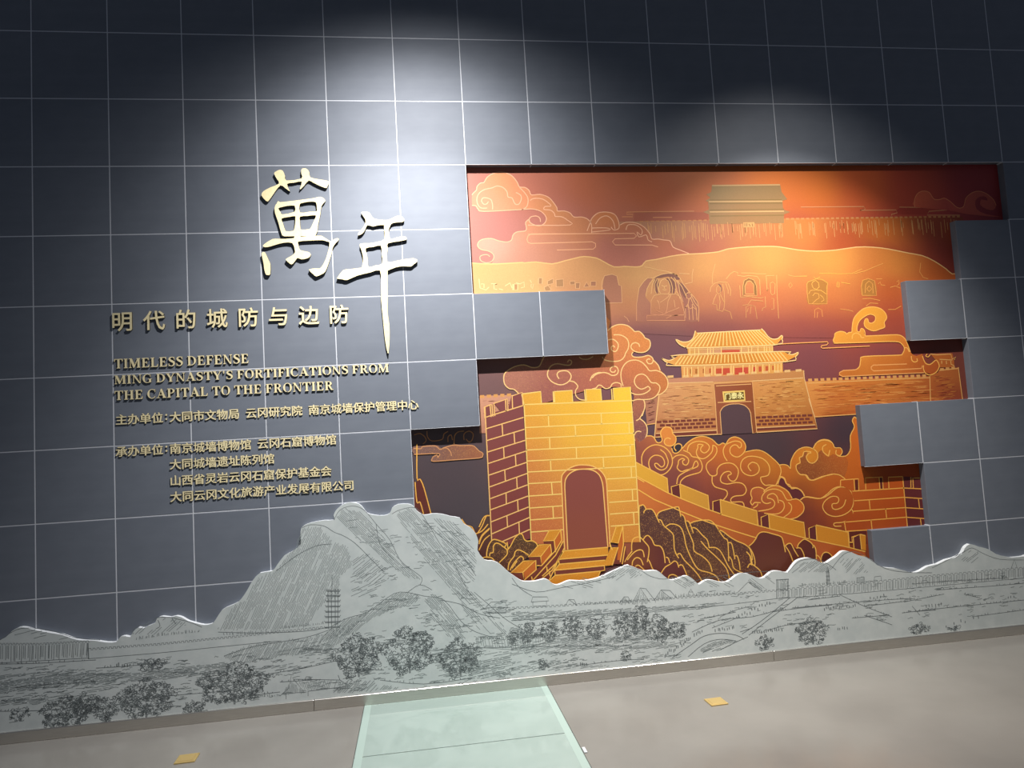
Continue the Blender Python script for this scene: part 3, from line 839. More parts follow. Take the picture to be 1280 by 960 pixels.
NP = [W("3830,2348 3839,2467 3865,2579 3905,2627 3932,2648 3972,2647 4032,2670 4083,2678 4134,2671 4168,2641 4187,2598 4220,2551 4260,2503 4283,2467 4289,2417 4279,2328"),
    W("3907,2384 3904,2349 4181,2339"), W("3907,2384 4002,2383 4089,2378 4177,2378 4180,2339"),
    W("4016,2603 4006,2575 4011,2546 4021,2532 4072,2530 4088,2551 4089,2586 4079,2622 4055,2639 4028,2627 4016,2603"), W("4029,2592 4047,2584 4069,2589"), W("4034,2563 4048,2558 4063,2562"), W("4049,2584 4046,2570 4054,2569"),
    W("4021,2532 3969,2523 3945,2485 3937,2393 3995,2381 4032,2390 4062,2403 4122,2422 4145,2432"), W("4075,2527 4130,2528 4158,2506 4168,2456 4179,2399 4177,2382"), W("4009,2472 4040,2489 4070,2509 4083,2530"), W("4093,2526 4068,2481 4056,2425 4043,2390"),
    W("3992,2483 4001,2462 4002,2426 3970,2431 3990,2409 4025,2397"), W("4002,2472 3989,2490"), W("4112,2486 4114,2458 4115,2433"), W("4044,2358 4082,2374 4133,2380"),
    W("3978,2639 3947,2612 3922,2570 3910,2518"), W("3985,2636 3961,2597 3949,2534"), W("4000,2639 3979,2604 3979,2554 3988,2533"), W("4011,2638 3997,2596 4004,2546"),
    W("4081,2647 4100,2615 4108,2572 4101,2529"), W("4103,2650 4130,2614 4133,2564 4127,2529"), W("4125,2646 4154,2599 4159,2528 4177,2470"), W("4145,2628 4178,2577 4202,2512"), W("4126,2564 4148,2521 4157,2492"),
    W("4203,2526 4205,2498 4222,2490 4242,2504 4237,2529 4219,2536 4203,2526"), W("4222,2490 4212,2455 4190,2427 4186,2357"), W("4234,2497 4249,2454 4269,2425 4268,2339"), W("4212,2455 4215,2398 4214,2341"), W("4242,2454 4241,2397 4240,2340"), W("4188,2427 4211,2441 4224,2419 4247,2432 4268,2414"), W("4236,2525 4261,2468 4281,2438"),
    W("3743,2386 3764,2368 3776,2343"), W("3916,2726 3962,2718 4005,2703 4077,2690 4113,2678 4155,2656"), W("4164,2673 4240,2669"), W("4270,2703 4258,2660 4254,2607 4202,2598"), W("4435,2735 4410,2663 4401,2592"),
    W("4381,2535 4388,2567 4416,2595 4461,2604 4517,2599"), W("4432,2566 4429,2534 4439,2519 4455,2526 4461,2561 4448,2580 4432,2566"), W("4428,2519 4407,2484 4393,2449 4422,2441 4422,2405 4462,2393 4475,2418 4482,2453 4463,2497 4454,2519"), W("4479,2590 4485,2532 4483,2460"), W("4501,2593 4516,2545 4514,2517"), W("4520,2592 4535,2545 4529,2502"), W("4474,2404 4518,2388 4528,2337"), W("4446,2512 4449,2462 4437,2405"),
    W("4508,2625 4541,2660 4572,2677 4598,2669 4596,2648 4644,2639 4675,2645 4742,2636 4759,2611 4755,2502"), W("4624,2665 4707,2661 4744,2655 4812,2653"), W("4605,2575 4605,2489 4662,2494 4759,2480 4790,2490 4787,2415 4763,2405 4758,2387"), W("4623,2495 4629,2571 4642,2610 4677,2627 4714,2612 4732,2568 4729,2499 4623,2501"),
    W("4641,2513 4644,2570 4664,2602 4690,2605 4711,2579 4707,2511 4641,2513"), W("4811,2642 4809,2530 4818,2551"), W("4814,2638 4872,2640"), W("4836,2583 4856,2593 4874,2578 4863,2506 4844,2500 4834,2514 4836,2583"), W("4838,2474 4853,2474 4848,2398 4827,2395"), W("4891,2643 4882,2506 4878,2329"), W("4615,2431 4657,2437 4682,2468 4772,2458"), W("4633,2341 4639,2420 4671,2433 4708,2421 4715,2331"), W("4655,2412 4645,2383"), W("4678,2425 4666,2368"), W("4979,2641 5024,2629 5124,2630"), W("4976,2568 4993,2586 5004,2564 4986,2546 4976,2568"),
    W("5062,2628 5124,2628"), W("5219,2646 5297,2644 5382,2638 5477,2639 5559,2671"), W("5492,2636 5581,2655 5655,2682 5730,2707"), W("5112,2499 5117,2571 5128,2586 5192,2606 5238,2601 5278,2574 5270,2545 5259,2421 5117,2426 5113,2499"), W("5154,2570 5163,2585 5187,2595 5208,2576 5209,2547 5188,2529 5162,2541 5154,2570"), W("5123,2498 5141,2523 5176,2526 5222,2521 5259,2494"), W("5153,2483 5174,2504 5201,2496 5202,2467 5177,2453 5143,2425"), W("5211,2488 5229,2473 5239,2451 5214,2437"), W("5174,2621 5192,2606 5224,2620"),
    W("5353,2579 5368,2575 5363,2539 5348,2543 5353,2579"), W("5384,2575 5415,2570 5453,2562"), W("5539,2477 5540,2545 5554,2585 5599,2598 5649,2579 5653,2471 5539,2475"), W("5564,2492 5575,2558 5605,2580 5630,2557 5627,2487"), W("5579,2521 5601,2543 5619,2520 5597,2502 5579,2521"), W("5662,2593 5710,2592"), W("5674,2556 5691,2570 5697,2548 5728,2543"), W("5767,2527 5808,2537 5846,2521"), W("5823,2566 5841,2581 5841,2551 5824,2540"), W("5540,2449 5600,2451 5677,2433"), W("6032,2703 6016,2636 6040,2594 6079,2582"), W("5153,2323 5159,2381 5187,2394 5213,2379 5215,2328"), W("5172,2322 5180,2365"), W("5357,2381 5418,2372 5456,2360"), W("5734,2365 5789,2363 5840,2387"), W("5562,2396 5596,2417 5659,2412"),
    W("3620,2480 3736,2479 3739,2597 3722,2604 3712,2668 3679,2681 3625,2672 3604,2632 3598,2573")]
NP += [W("2981,2632 2978,2588"), W("2989,2632 3014,2631 3011,2590 2987,2591 2989,2632"), W("3003,2639 3030,2631 3058,2644 3059,2609 3035,2603"), W("3101,2657 3110,2636"), W("3106,2626 3124,2628 3113,2594 3105,2608 3106,2626"), W("3160,2669 3187,2668 3182,2627 3157,2627 3160,2669"), W("3222,2646 3262,2663 3259,2627 3220,2620 3222,2646"), W("3195,2605 3223,2618 3241,2590 3234,2575 3200,2576 3195,2605"), W("3281,2654 3332,2656 3330,2603 3279,2603 3281,2654"), W("3378,2640 3412,2640 3408,2615 3377,2615 3378,2640"), W("3416,2628 3448,2627 3441,2588 3414,2589 3416,2628"), W("3471,2596 3495,2632 3514,2598 3471,2596"), W("3523,2635 3562,2634 3559,2600 3521,2602 3523,2635"),
    W("2682,2304 2692,2307"), W("2752,2673 2756,2611 2796,2596 2817,2616"), W("2764,2638 2784,2638 2783,2611"), W("2832,2637 2873,2635 2852,2633 2850,2602 2871,2597"), W("2884,2601 2911,2593"), W("2927,2620 2962,2640 2974,2605")]
strokes('niche_figures', [p for p in NP], 0.0052, Field(W("2866,2636 3992,2632 3971,2350 4702,2612 4680,2354 5310,2537 5808,2463 5287,2303 3414,2536 3405,2398"), 'f8d898 ecb878 d08a68 e8b068 c88858 f0b050 ec9c50 d88450 f0b47c e8b088'), 5.6, cliff, curve=False)

# 4 brick walls beside and behind the gate
FBW = Field(W("2714,1856 2848,1849 2836,1636 3896,1741 3888,1631 5119,1848 5359,1779 5345,1636 5739,1819 5727,1703 5916,1693 6192,1856 6204,1679"),
    'd89c7c d89c7c b47860 b47a5c ac7058 e0944a d88036 bc5c26 d88438 c4662a b45a28 bc6830 903c28')
wl = layer('brick_wall', [W("5023,1870 6012,1864 6021,1881 6079,1885 6095,1907 6249,1918 6261,1605 5404,1616 5084,1610"),
    W("3847,1798 3953,1829 3938,1628 3851,1628 3851,1613"), W("2712,1883 3006,1878 2990,1621 2699,1636")], FBW, 6, step=0.12)
P0 = W("5061,1880 6000,1869 6101,1910 6239,1919 2716,1880 2942,1882")
cr = []
for a_, b_, n_ in ((P0[0], P0[1], 20), (P0[2], P0[3], 3), (P0[4], P0[5], 5)):
    for i in range(n_):
        t0 = i / n_; xx = a_[0] + (b_[0] - a_[0]) * t0; zz = a_[1] + (b_[1] - a_[1]) * t0; w_ = (b_[0] - a_[0]) / n_ * 0.62
        cr.append([(xx, zz - 0.012), (xx + w_, zz - 0.012), (xx + w_, zz + 0.008), (xx, zz + 0.008)])
layer('wall_crenels', cr, flat('e0a05c'), 6.1, parent=wl)
strokes('wall_edges', [W("5059,1857 6011,1852"), W("5084,1616 5429,1617"), W("6012,1864 5997,1672"), W("6249,1918 6256,1676"), W("6094,1902 6251,1909"), W("3949,1828 3913,1633 3898,1535"), W("3851,1628 3913,1635"), W("6104,1983 6206,1973"), W("6035,2025 6089,2017 6199,2018 6206,1979 6239,1994 6224,1973"), W("6120,1972 6118,1950"), W("6157,1970 6156,1945"), W("6193,1968 6193,1943 6219,1928")], 0.006, 'f0b468', 6.3, wl, curve=False)
layer('far_turret', [W("6035,2025 6212,2023 6220,1973 6218,1917 6079,1924 6073,1979")], flat('c0682c'), 6.05, parent=wl)

# 5 gate platform
FG = Field(W("3992,1874 4282,1860 4756,1865 4998,1865 3982,1736 4270,1721 4744,1725 5014,1711 3941,1573 4319,1607 4734,1612 5034,1596"), 'dca06a e0a468 e09c5a d8984e d09060 d49456 d49048 cc8440 b87448 c07848 c07438 b46630')
gate = layer('gate_platform', [W("3960,1909 5029,1895 5096,1533 4640,1530 4638,1882 4359,1879 4348,1533 3898,1535")], FG, 7, step=0.12)
random.seed(5)


def brick_streaks(name, quad, n, cols, k, par, wl_=(0.02, 0.10)):
    (ax, az), (bx, bz), (cx, cz), (dx, dz) = quad      # tl tr br bl
    sets = {}
    for i in range(n):
        v = random.random(); l = random.uniform(*wl_)
        x0 = ax + (dx - ax) * v; x1 = bx + (cx - bx) * v
        u = random.random(); xx = x0 + (x1 - x0 - l) * u
        if x1 - x0 < l: continue
        zl = az + (dz - az) * v; zr = bz + (cz - bz) * v
        s = (zr - zl) / (x1 - x0)
        zz = zl + (xx - x0) * s
        th = random.uniform(0.002, 0.0062)
        c = random.choice(cols)
        sets.setdefault(c, []).append([(xx, zz), (xx + l * .25, zz + l * .25 * s + th / 2), (xx + l * .8, zz + l * .8 * s + th * .4), (xx + l, zz + l * s), (xx + l * .75, zz + l * .75 * s - th / 2), (xx + l * .2, zz + l * .2 * s - th * .4)])
    for i, (c, p) in enumerate(sets.items()):
        layer(name, [q[::-1] for q in p], flat(c), k + 0.1 * i, parent=par)


brick_streaks('brick_streaks', W("3970,1886 4348,1879 4344,1623 3922,1624"), 130, ['e8b474', 'bc7c4c', 'a46844'], 7.3, gate)
brick_streaks('brick_streaks', W("4655,1876 5024,1876 5061,1623 4645,1623"), 130, ['e8ac62', 'bc7838', 'a86030'], 7.3, gate)
brick_streaks('brick_streaks', W("5045,1840 5997,1841 6166,1622 5086,1627"), 240, ['eca054', 'b85c28', 'c87430'], 6.3, wl, (0.04, 0.2))
brick_streaks('brick_streaks', W("6032,1863 6234,1878 6235,1660 6015,1659"), 60, ['cc8038', '8c3824'], 6.3, wl)
brick_streaks('brick_streaks', W("2725,1855 2930,1856 2917,1631 2713,1638"), 60, ['dca080', 'a86a54'], 6.3, wl, (0.02, 0.06))
brick_streaks('brick_streaks', W("3854,1787 3941,1805 3912,1652 3855,1644"), 40, ['b87c60', '8c5044'], 6.3, wl, (0.02, 0.05))
cr = []
for (a_, b_, m_) in ((W("3921,1650 4355,1647"), None, 10), (W("4643,1642 5076,1636"), None, 10)):
    p0, p1 = a_
    for row in range(3):
        off = 0.5 * (row % 2)
        for i in range(m_):
            t0 = (i + off) / m_; xx = p0[0] + (p1[0] - p0[0]) * t0; zz = p0[1] + (p1[1] - p0[1]) * t0 - row * 0.0245; w_ = (p1[0] - p0[0]) / m_ * 0.8
            if t0 + 0.8 / m_ > 1.02: continue
            s = (p1[1] - p0[1]) / (p1[0] - p0[0])
            cr.append([(xx, zz - 0.016), (xx + w_, zz - 0.016 + s * w_), (xx + w_, zz + s * w_), (xx, zz)])
cr += [W("3908,1561 4348,1558 4349,1540 3904,1541"), W("4639,1558 5083,1558 5089,1540 4638,1542")]
layer('foot_bricks', cr, flat('7c3c30'), 7.8, parent=gate)
strokes('platform_edges', [W("3953,1828 3915,1636 3897,1536"), W("3904,1540 4383,1533"), W("4641,1530 5098,1531 5082,1625 5052,1748"), W("5033,1949 5032,1895 5076,1643"), W("3911,1565 4348,1563"), W("4640,1562 5084,1559"), W("3959,1907 4351,1899"), W("4639,1892 5024,1896")], 0.006, 'f2c080', 7.9, gate, curve=False)
layer('gate_parapet', [W("3963,1937 5031,1952 5029,1895 3960,1903")], Field(W("3996,1918 5004,1922"), 'c88a68 c8884e'), 8, parent=gate)
cr = []
for (xx, yy) in ((838, 470.8), (857, 470.4), (870, 469.8), (884, 469.3), (898, 468.6), (912, 467.8), (927, 467), (942, 466), (956, 465.2), (971, 464.4), (982, 463.8), (996, 462.6)): cr.append((xx, yy))
PT = W("4044,1951 4154,1948 4230,1948 4312,1947 4394,1947 4477,1948 4566,1948 4656,1950 4740,1950 4830,1951 4909,1951 4994,1952")
layer('parapet_crenels', [[(x_ - 0.022, z_ - 0.01), (x_ + 0.022, z_ - 0.009), (x_ + 0.022, z_ + 0.008), (x_ - 0.022, z_ + 0.007)] for x_, z_ in PT], flat('e8b878'), 8.6, parent=gate)
# passage
fr = layer('gate_frame', [W("4360,1882 4639,1882 4640,1530 4349,1532")], Field(W("4396,1827 4603,1816 4378,1604 4613,1591"), 'a0583c 98502c 9c5a3c 90502c'), 8, parent=gate)
layer('gate_passage', [W("4375,1531 4380,1632 4384,1687 4395,1706 4409,1720 4429,1730 4455,1737 4485,1739 4529,1737 4554,1730 4572,1722 4587,1708 4599,1693 4608,1668 4609,1598 4610,1528")], flat('5c4448'), 8.3, parent=gate)
strokes('gate_passage_outline', [W("4382,1531 4383,1632 4384,1687 4395,1706 4409,1720 4429,1730 4455,1737 4485,1739 4529,1737 4554,1730 4572,1722 4587,1708 4599,1693 4608,1668 4609,1598 4612,1528 4641,1530 4640,1688 4639,1892 4357,1888 4355,1773 4350,1533 4382,1531"), W("4369,1870 4630,1871"), W("4372,1754 4619,1749")], 0.0062, 'ecb070', 8.6, gate, curve=False)
layer('gate_plaque', [W("4413,1829 4578,1830 4577,1756 4416,1753")], flat('f4cc6c'), 8.8, parent=gate)
layer('gate_plaque_field', [W("4425,1817 4569,1819 4568,1765 4428,1765")], flat('6c5424'), 9.2, parent=gate)


def flat_text(ch, x, z, size, col, k, par, name='printed_character', grow=0.02):
    me0 = hanzi_mesh(ch, grow, grow, 0.001)
    vs = [v.co for v in me0.vertices]
    y = YM - 0.0003 * k
    fv, ff = [], []
    for p in me0.polygons:
        if p.material_index == 0:
            b = len(fv)
            fv += [(x + vs[i].x * size, y, z + vs[i].z * size) for i in p.vertices]
            ff.append(list(range(b, b + len(p.vertices))))
    me = mesh_py(name, fv, ff)
    ca = me.color_attributes.new('Col', 'FLOAT_COLOR', 'POINT')
    c = srgb(col)
    ca.data.foreach_set('color', [*c, 1.0] * len(fv))
    return obj(name, me, M_LINE, par)


for ch, (x_, z_) in zip('门泰永', W("4427,1772 4474,1774 4521,1774")):
    flat_text(ch, x_, z_ + 0.004, 0.046, 'fff0a0', 9.6, gate, grow=0.03)
# two-tier hall over the gate
hall2 = layer('hall_upper_storey', [W("4182,2148 4818,2142 4816,2091 4183,2083")], Field(W("4197,2116 4420,2107 4779,2115"), 'dca04c c89070 dca050'), 8.0, parent=gate)
layer('hall_lower_storey', [W("4126,2024 4880,2025 4875,1940 4125,1937")], Field(W("4146,1984 4409,1983 4646,1973 4858,1986"), 'e09a54 e0a060 e0a058 e4a450'), 8.0, parent=gate)
layer('hall_red_doors', [W("4379,1992 4480,1991 4479,1946 4376,1943"), W("4517,1990 4618,1991 4615,1946 4514,1942")] +
      [W("4655,1991 4672,1991 4668,1955 4652,1954"), W("4696,1992 4717,1993 4715,1956 4694,1955"), W("4747,1992 4768,1993 4766,1959 4744,1957"), W("4798,1993 4809,1993 4807,1963 4796,1962"), W("4329,1991 4341,1991 4338,1963 4327,1962"), W("4227,1996 4249,1996 4246,1963 4225,1962"), W("4282,1995 4300,1995 4297,1964 4280,1964"), W("4329,1995 4342,1995 4340,1966 4328,1965"), W("4187,1996 4198,1997 4195,1966 4185,1964"), W("4424,2120 4565,2117 4564,2098 4423,2100")], Field(W("4221,1975 4438,1971 4616,1968 4797,1977"), 'b07030 cc4c34 cc4c38 c46030'), 8.4, parent=gate)
rf1 = layer('hall_upper_roof', [W("4250,2264 4266,2243 4724,2249 4740,2260 4760,2239 4787,2201 4821,2182 4858,2185 4890,2206 4892,2185 4855,2152 4823,2140 4188,2146 4159,2152 4126,2174 4103,2208 4144,2190 4191,2189 4228,2211")], Field(W("4133,2186 4309,2196 4545,2187 4784,2178"), 'f0b060 d08838 d88c34 e8a044'), 8.7, parent=gate)
rf2 = layer('hall_lower_roof', [W("3990,2081 4042,2063 4083,2078 4120,2100 4883,2095 4926,2071 4962,2066 5004,2080 4992,2055 4941,2033 4897,2017 4096,2024 4051,2041 4012,2055")], Field(W("4036,2062 4181,2061 4534,2057 4925,2052"), 'f0b060 cc8030 d08430 e89c40'), 8.7, parent=gate)
rb = []
a0, a1 = W("4277,2243 4718,2247"); b0, b1 = W("4177,2153 4830,2144")
for i in range(23):
    t0 = i / 22; rb.append([(a0[0] + (a1[0] - a0[0]) * t0, a0[1] + (a1[1] - a0[1]) * t0), (b0[0] + (b1[0] - b0[0]) * t0, b0[1] + (b1[1] - b0[1]) * t0)])
a0, a1 = W("4137,2091 4867,2086"); b0, b1 = W("4086,2033 4916,2025")
for i in range(31):
    t0 = i / 30; rb.append([(a0[0] + (a1[0] - a0[0]) * t0, a0[1] + (a1[1] - a0[1]) * t0), (b0[0] + (b1[0] - b0[0]) * t0, b0[1] + (b1[1] - b0[1]) * t0)])
strokes('roof_tile_ribs', rb, 0.0075, 'ffd07c', 9, gate, curve=False)
strokes('roof_edges', [W("4260,2246 4731,2251"), W("4250,2264 4228,2211 4191,2189 4144,2190 4103,2208 4126,2174 4165,2151"), W("4740,2260 4760,2239 4787,2201 4821,2182 4858,2185 4890,2206 4888,2179 4823,2140 4176,2145"), W("3990,2081 4042,2063 4083,2078 4120,2099 4883,2091 4926,2071 4962,2066 5004,2080 4979,2049 4897,2017 4096,2024 4029,2047 3990,2081")], 0.0072, 'ffd48c', 9.3, gate)
cl = []
for x_ in (862, 868, 873, 884, 887.5, 891, 901, 926, 935, 939, 947, 955, 958, 962, 965):
    cl.append(x_)
CP0 = W("4199,2139 4792,2132 4195,2088 4789,2089")
cols_ = []
for x_ in cl:
    t0 = (x_ - 862) / 100.0
    cols_.append([(CP0[0][0] + (CP0[1][0] - CP0[0][0]) * t0, CP0[0][1] + (CP0[1][1] - CP0[0][1]) * t0), (CP0[2][0] + (CP0[3][0] - CP0[2][0]) * t0, CP0[2][1] + (CP0[3][1] - CP0[2][1]) * t0)])
CP0 = W("4148,2012 4860,2006 4143,1945 4854,1946")
for x_ in (855, 859, 864, 872, 880, 889, 893, 902, 913, 916, 928, 936, 940, 944, 953, 961, 968, 972, 976):
    t0 = (x_ - 855) / 120.0
    cols_.append([(CP0[0][0] + (CP0[1][0] - CP0[0][0]) * t0, CP0[0][1] + (CP0[1][1] - CP0[0][1]) * t0), (CP0[2][0] + (CP0[3][0] - CP0[2][0]) * t0, CP0[2][1] + (CP0[3][1] - CP0[2][1]) * t0)])
strokes('hall_columns', cols_, 0.0062, 'ffd080', 8.9, gate, curve=False)
strokes('hall_beams', [W("4130,2010 4878,2005"), W("4183,2091 4813,2088"), W("4198,2130 4810,2125")], 0.005, 'e8b470', 9.0, gate, curve=False)

# 6 swirling clouds
rc = layer('cloud_ribbon', [(smooth(W("5280,2158 5294,2183 5300,2205 5340,2218 5379,2209 5385,2198 5410,2208 5430,2211 5437,2247 5455,2305 5494,2347 5545,2379 5609,2388 5671,2374 5707,2340 5715,2303 5692,2271 5692,2237 5655,2224 5599,2212 5546,2236 5533,2265 5544,2298 5564,2301 5570,2275 5597,2270 5622,2288 5625,2317 5599,2333 5564,2330 5505,2296 5477,2253 5473,2216 5492,2210 5506,2233 5529,2220 5532,2177 5650,2177 5777,2177 5824,2163 5852,2128 5875,2046 5920,2015 5969,2028 5980,1983 6009,1952 6042,1958 6077,1978 6096,1934 6067,1891 6016,1871 5978,1891 5589,1892 5324,1892 5303,1908 5303,1922 5336,1935 5437,1938 5467,1962 5474,1998 5509,2029 5777,2029 5815,2042 5831,2070 5817,2104 5764,2128 5535,2131 5301,2134 5282,2140"), True, 2), [])],
    Field(W("5306,2186 5602,2322 5694,2289 5522,2160 5834,2107 5370,1894 5629,1969 5878,1929 6035,1893"), 'eca03c f0a83c ec9c38 e8983c dc7c30 c8702c cc702c c4662a b45424'), 9, step=0.12)
strokes('cloud_outline', [W("5280,2158 5294,2183 5300,2205 5340,2218 5379,2209 5385,2198 5410,2208 5430,2211 5437,2247 5455,2305 5494,2347 5545,2379 5609,2388 5671,2374 5707,2340 5715,2303 5692,2271 5692,2237 5655,2224 5599,2212 5546,2236 5533,2265 5544,2298 5564,2301 5570,2275 5597,2270 5622,2288 5625,2317 5599,2333 5564,2330 5505,2296 5477,2253 5473,2216 5492,2210 5506,2233 5529,2220 5532,2177"),
    W("5532,2177 5650,2177 5777,2177 5824,2163 5852,2128 5875,2046"), W("5968,2013 5986,1961 6017,1948 6042,1958 6077,1978 6096,1934 6067,1891 6016,1871 5978,1888 5966,1925 5972,1943"),
    W("5280,2158 5285,2140 5305,2134 5535,2131 5764,2128 5817,2104 5831,2070 5810,2035 5777,2027 5509,2029 5479,2005 5467,1962 5445,1941"), W("5428,2160 5435,2189 5464,2202 5494,2186 5500,2168 5523,2167"), W("5880,2017 5881,1987 5899,1972 5924,1978 5922,1997"),
    W("5831,2078 5854,2077 5867,2047"), W("6009,2026 5996,2012 6015,2004 6033,2021")], LW, 'ffb95a', 9, rc)
strokes('cloud_bars', [W("5445,1941 5429,1936 5336,1935 5307,1922 5303,1908 5325,1892 5589,1892 5970,1890"), W("5838,1960 5573,1963 5556,1951 5554,1936 5572,1921 5950,1922 5962,1944"), W("4846,2145 4979,2147 5234,2147 5239,2137 5226,2124 5188,2121 5181,2111 5191,2101 5190,2102 5560,2103")], LW, 'f4a860', 9, rc, curve=False)

LC = W("3613,2391 3623,2289 3653,2313 3704,2328 3760,2319 3794,2293 3811,2275 3843,2274 3870,2249 3882,2227 3910,2212 3917,2184 3906,2153 3875,2130 3832,2128 3789,2133 3778,2116 3794,2098 3851,2096 3895,2105 3922,2089 3935,2068 3961,2035 3973,2000 4013,1957 4022,1907 4010,1866 3968,1834 3930,1815 3894,1803 3843,1801 3846,1757 3821,1690 3840,1757 3826,1710 3802,1674 3832,1648 3847,1613 3846,1565 3823,1525 3787,1512 3759,1528 3757,1556 3754,1748 3757,1879 3483,1892 3131,1808 3090,1810 2975,1884 2947,1915 2913,1923 2885,1955 2883,2009 2907,2041 2963,2069 3024,2077 3078,2057 3126,2062 3149,2099 3172,2138")
FL = Field(W("3709,2303 3843,2187 3616,2196 3774,2023 3994,1902 3653,1918 3481,1872 3270,2045 2993,2004 3205,1885 3815,1800 3771,1583"), 'e4904e e08c48 d48250 d0784a cc7a40 b86850 b06454 ac6654 b07460 9c5c54 a46450 845050')
lc = layer('cloud_column', [smooth(LC, True, 2)], FL, 10, M_SPECK, step=0.1)
strokes('cloud_outline', [W("3619,2286 3653,2313 3704,2328 3760,2319 3794,2293 3811,2275 3843,2274 3870,2249 3882,2227 3910,2212 3917,2184 3906,2153 3875,2130 3832,2128 3797,2140 3777,2162 3783,2186 3808,2197 3833,2187 3838,2167"),
    W("3789,2133 3778,2116 3794,2098 3851,2096 3895,2105 3922,2089 3928,2068 3916,2048 3891,2049 3881,2070 3897,2081 3907,2076"), W("3928,2072 3961,2035 3973,1997"), W("3618,2224 3654,2226 3684,2200 3685,2169 3666,2142 3641,2150 3636,2171 3651,2182 3663,2170"),
    W("3659,2257 3706,2255 3747,2232 3762,2197 3755,2156 3736,2129 3723,2101 3693,2078 3643,2074 3587,2086 3568,2108"), W("3702,1902 3692,1944 3694,1999 3719,2046 3757,2072 3807,2076 3848,2058 3878,2025 3898,1998 3944,1998 3986,1979 4016,1943 4022,1901 4006,1863 3968,1834 3939,1828"),
    W("3751,1855 3789,1839 3839,1840 3876,1856 3892,1872 3879,1890 3857,1881 3828,1874 3800,1890 3784,1919 3787,1946 3806,1970 3842,1978 3873,1960 3902,1917 3938,1911 3961,1886 3956,1855 3931,1822 3894,1804 3843,1801 3794,1805 3758,1795"),
    W("3840,1801 3846,1757 3821,1690"), W("3488,1967 3517,1990 3567,2001 3602,1993 3629,1978 3661,1983 3675,2007 3665,2035 3637,2039 3618,2020 3627,2002 3648,2001 3657,2014"), W("3483,1892 3511,1898 3526,1914 3547,1913 3574,1891 3609,1896 3625,1919 3654,1928 3685,1917 3687,1896"),
    W("3840,1799 3846,1771 3838,1730 3802,1674 3776,1661"), W("3802,1674 3832,1648 3849,1613 3846,1565 3823,1525 3787,1512 3759,1528 3754,1557 3771,1583 3792,1587 3806,1581"),
    W("2976,1886 2947,1915 2913,1923 2885,1955 2883,2009 2907,2041 2963,2069 3024,2077 3078,2057 3126,2062 3149,2099 3172,2138"), W("3258,1972 3246,1999 3258,2019 3290,2026 3324,2019 3343,1988 3327,1954 3284,1932 3242,1936 3202,1960 3181,1995 3186,2029 3209,2062 3251,2075 3306,2064 3341,2063 3353,2086 3336,2097 3324,2081"),
    W("3327,1954 3361,1946 3385,1914 3367,1887 3368,1850 3394,1825 3429,1818"), W("3472,1947 3489,1981 3525,2000 3553,2002"), W("3407,2115 3427,2100 3469,2097 3505,2114")], LW, 'ffd08a', 10, lc)

# lower cloud sea
BC = W("3763,1474 3761,1549 3787,1514 3824,1532 3846,1551 3875,1550 3901,1528 3914,1503 3935,1502 3951,1518 3943,1553 3949,1587 3986,1605 4021,1593 4029,1558 4049,1533 4046,1499 4026,1476 4013,1449 4023,1428 4051,1423 4081,1445 4136,1493 4196,1521 4254,1524 4310,1500 4351,1460 4385,1472 4406,1463 4435,1497 4480,1508 4529,1484 4551,1441 4544,1403 4544,1400 4626,1409 4684,1391 4740,1346 4787,1294 4824,1292 4853,1283 4867,1268 4875,1310 4906,1364 4947,1396 5001,1407 5052,1390 5087,1437 5134,1452 5179,1443 5171,1440 5207,1416 5220,1390 5265,1377 5270,1349 5255,1328 5306,1332 5337,1380 5343,1465 5380,1527 5371,1563 5387,1598 5417,1582")
BC = smooth(BC, False, 2) + W("5577,1480 6082,1452 5953,319 3609,522 3655,1156")
FBC = Field(W("3785,1391 3906,1493 3996,1543 3892,1303 4062,1292 4190,1449 4361,1411 4234,1281 4507,1402 4341,1164 4525,1262 4111,1180 4706,1306 4890,1351 4632,1144 4510,1098 4850,1241 5007,1315 5136,1392 5319,1381 5302,1212 5114,1168 4929,1125 5164,1053 4913,959 4672,921 5027,895 5274,933 4327,1001 4559,984 5252,711 5666,1132"),
    '8c4c44 a8583e e89048 7c4244 7e4240 e08830 d8702c a4503c dc8030 8c4438 c0602c 6c3840 d8882c dc7828 a8502c 8c4030 d07028 f0a030 e0882c d86c24 d46a24 cc6424 8c4028 c45e24 642e30 6c3030 84382c c0581e 64303a 7a3430 7c3420 b0481a')
bc = layer('cloud_sea', [BC], FBC, 11, step=0.07)
layer('cloud_gaps', [smooth(W("4013,1449 4019,1476 4049,1488 4077,1480 4088,1455 4069,1425 4040,1420"), True, 2), smooth(W("4764,1167 4779,1204 4801,1206 4822,1187 4831,1162 4856,1150 4865,1125 4899,1125 4935,1107 4954,1074 4957,1060 4929,1048 4892,1054 4859,1060 4844,1102 4810,1133"), True, 2)], Field(W("4046,1457 4869,1129"), '3c343a 6c3234'), 11.5, parent=bc)
layer('cloud_lobe_shade', [smooth(W("4984,1387 5005,1372 4998,1337 5013,1301 5067,1305 5083,1353 5112,1379 5132,1350 5160,1327 5200,1346 5251,1321 5290,1319 5308,1275 5268,1179 5224,1202 5148,1202 5054,1176 5009,1176 4978,1212 4937,1215 4912,1265 4922,1289 4949,1294 4948,1333 4973,1349"), True, 2)], Field(W("5010,1343 5183,1248 5283,1327 4999,1232"), 'a8602c b4602c cc6828 8c4a2c'), 11.4, M_SPECK, parent=bc)
GC_ = W("4557,1129 4581,1148 4618,1151 4643,1144 4661,1129 4722,1152 4767,1151 4810,1133 4844,1102 4859,1056 4899,1050 4934,1020 4944,984 4927,951 4880,923 4827,915 4776,927 4732,930 4675,962 4596,988 4547,1013 4563,1032 4551,1054 4571,1080 4559,1108")
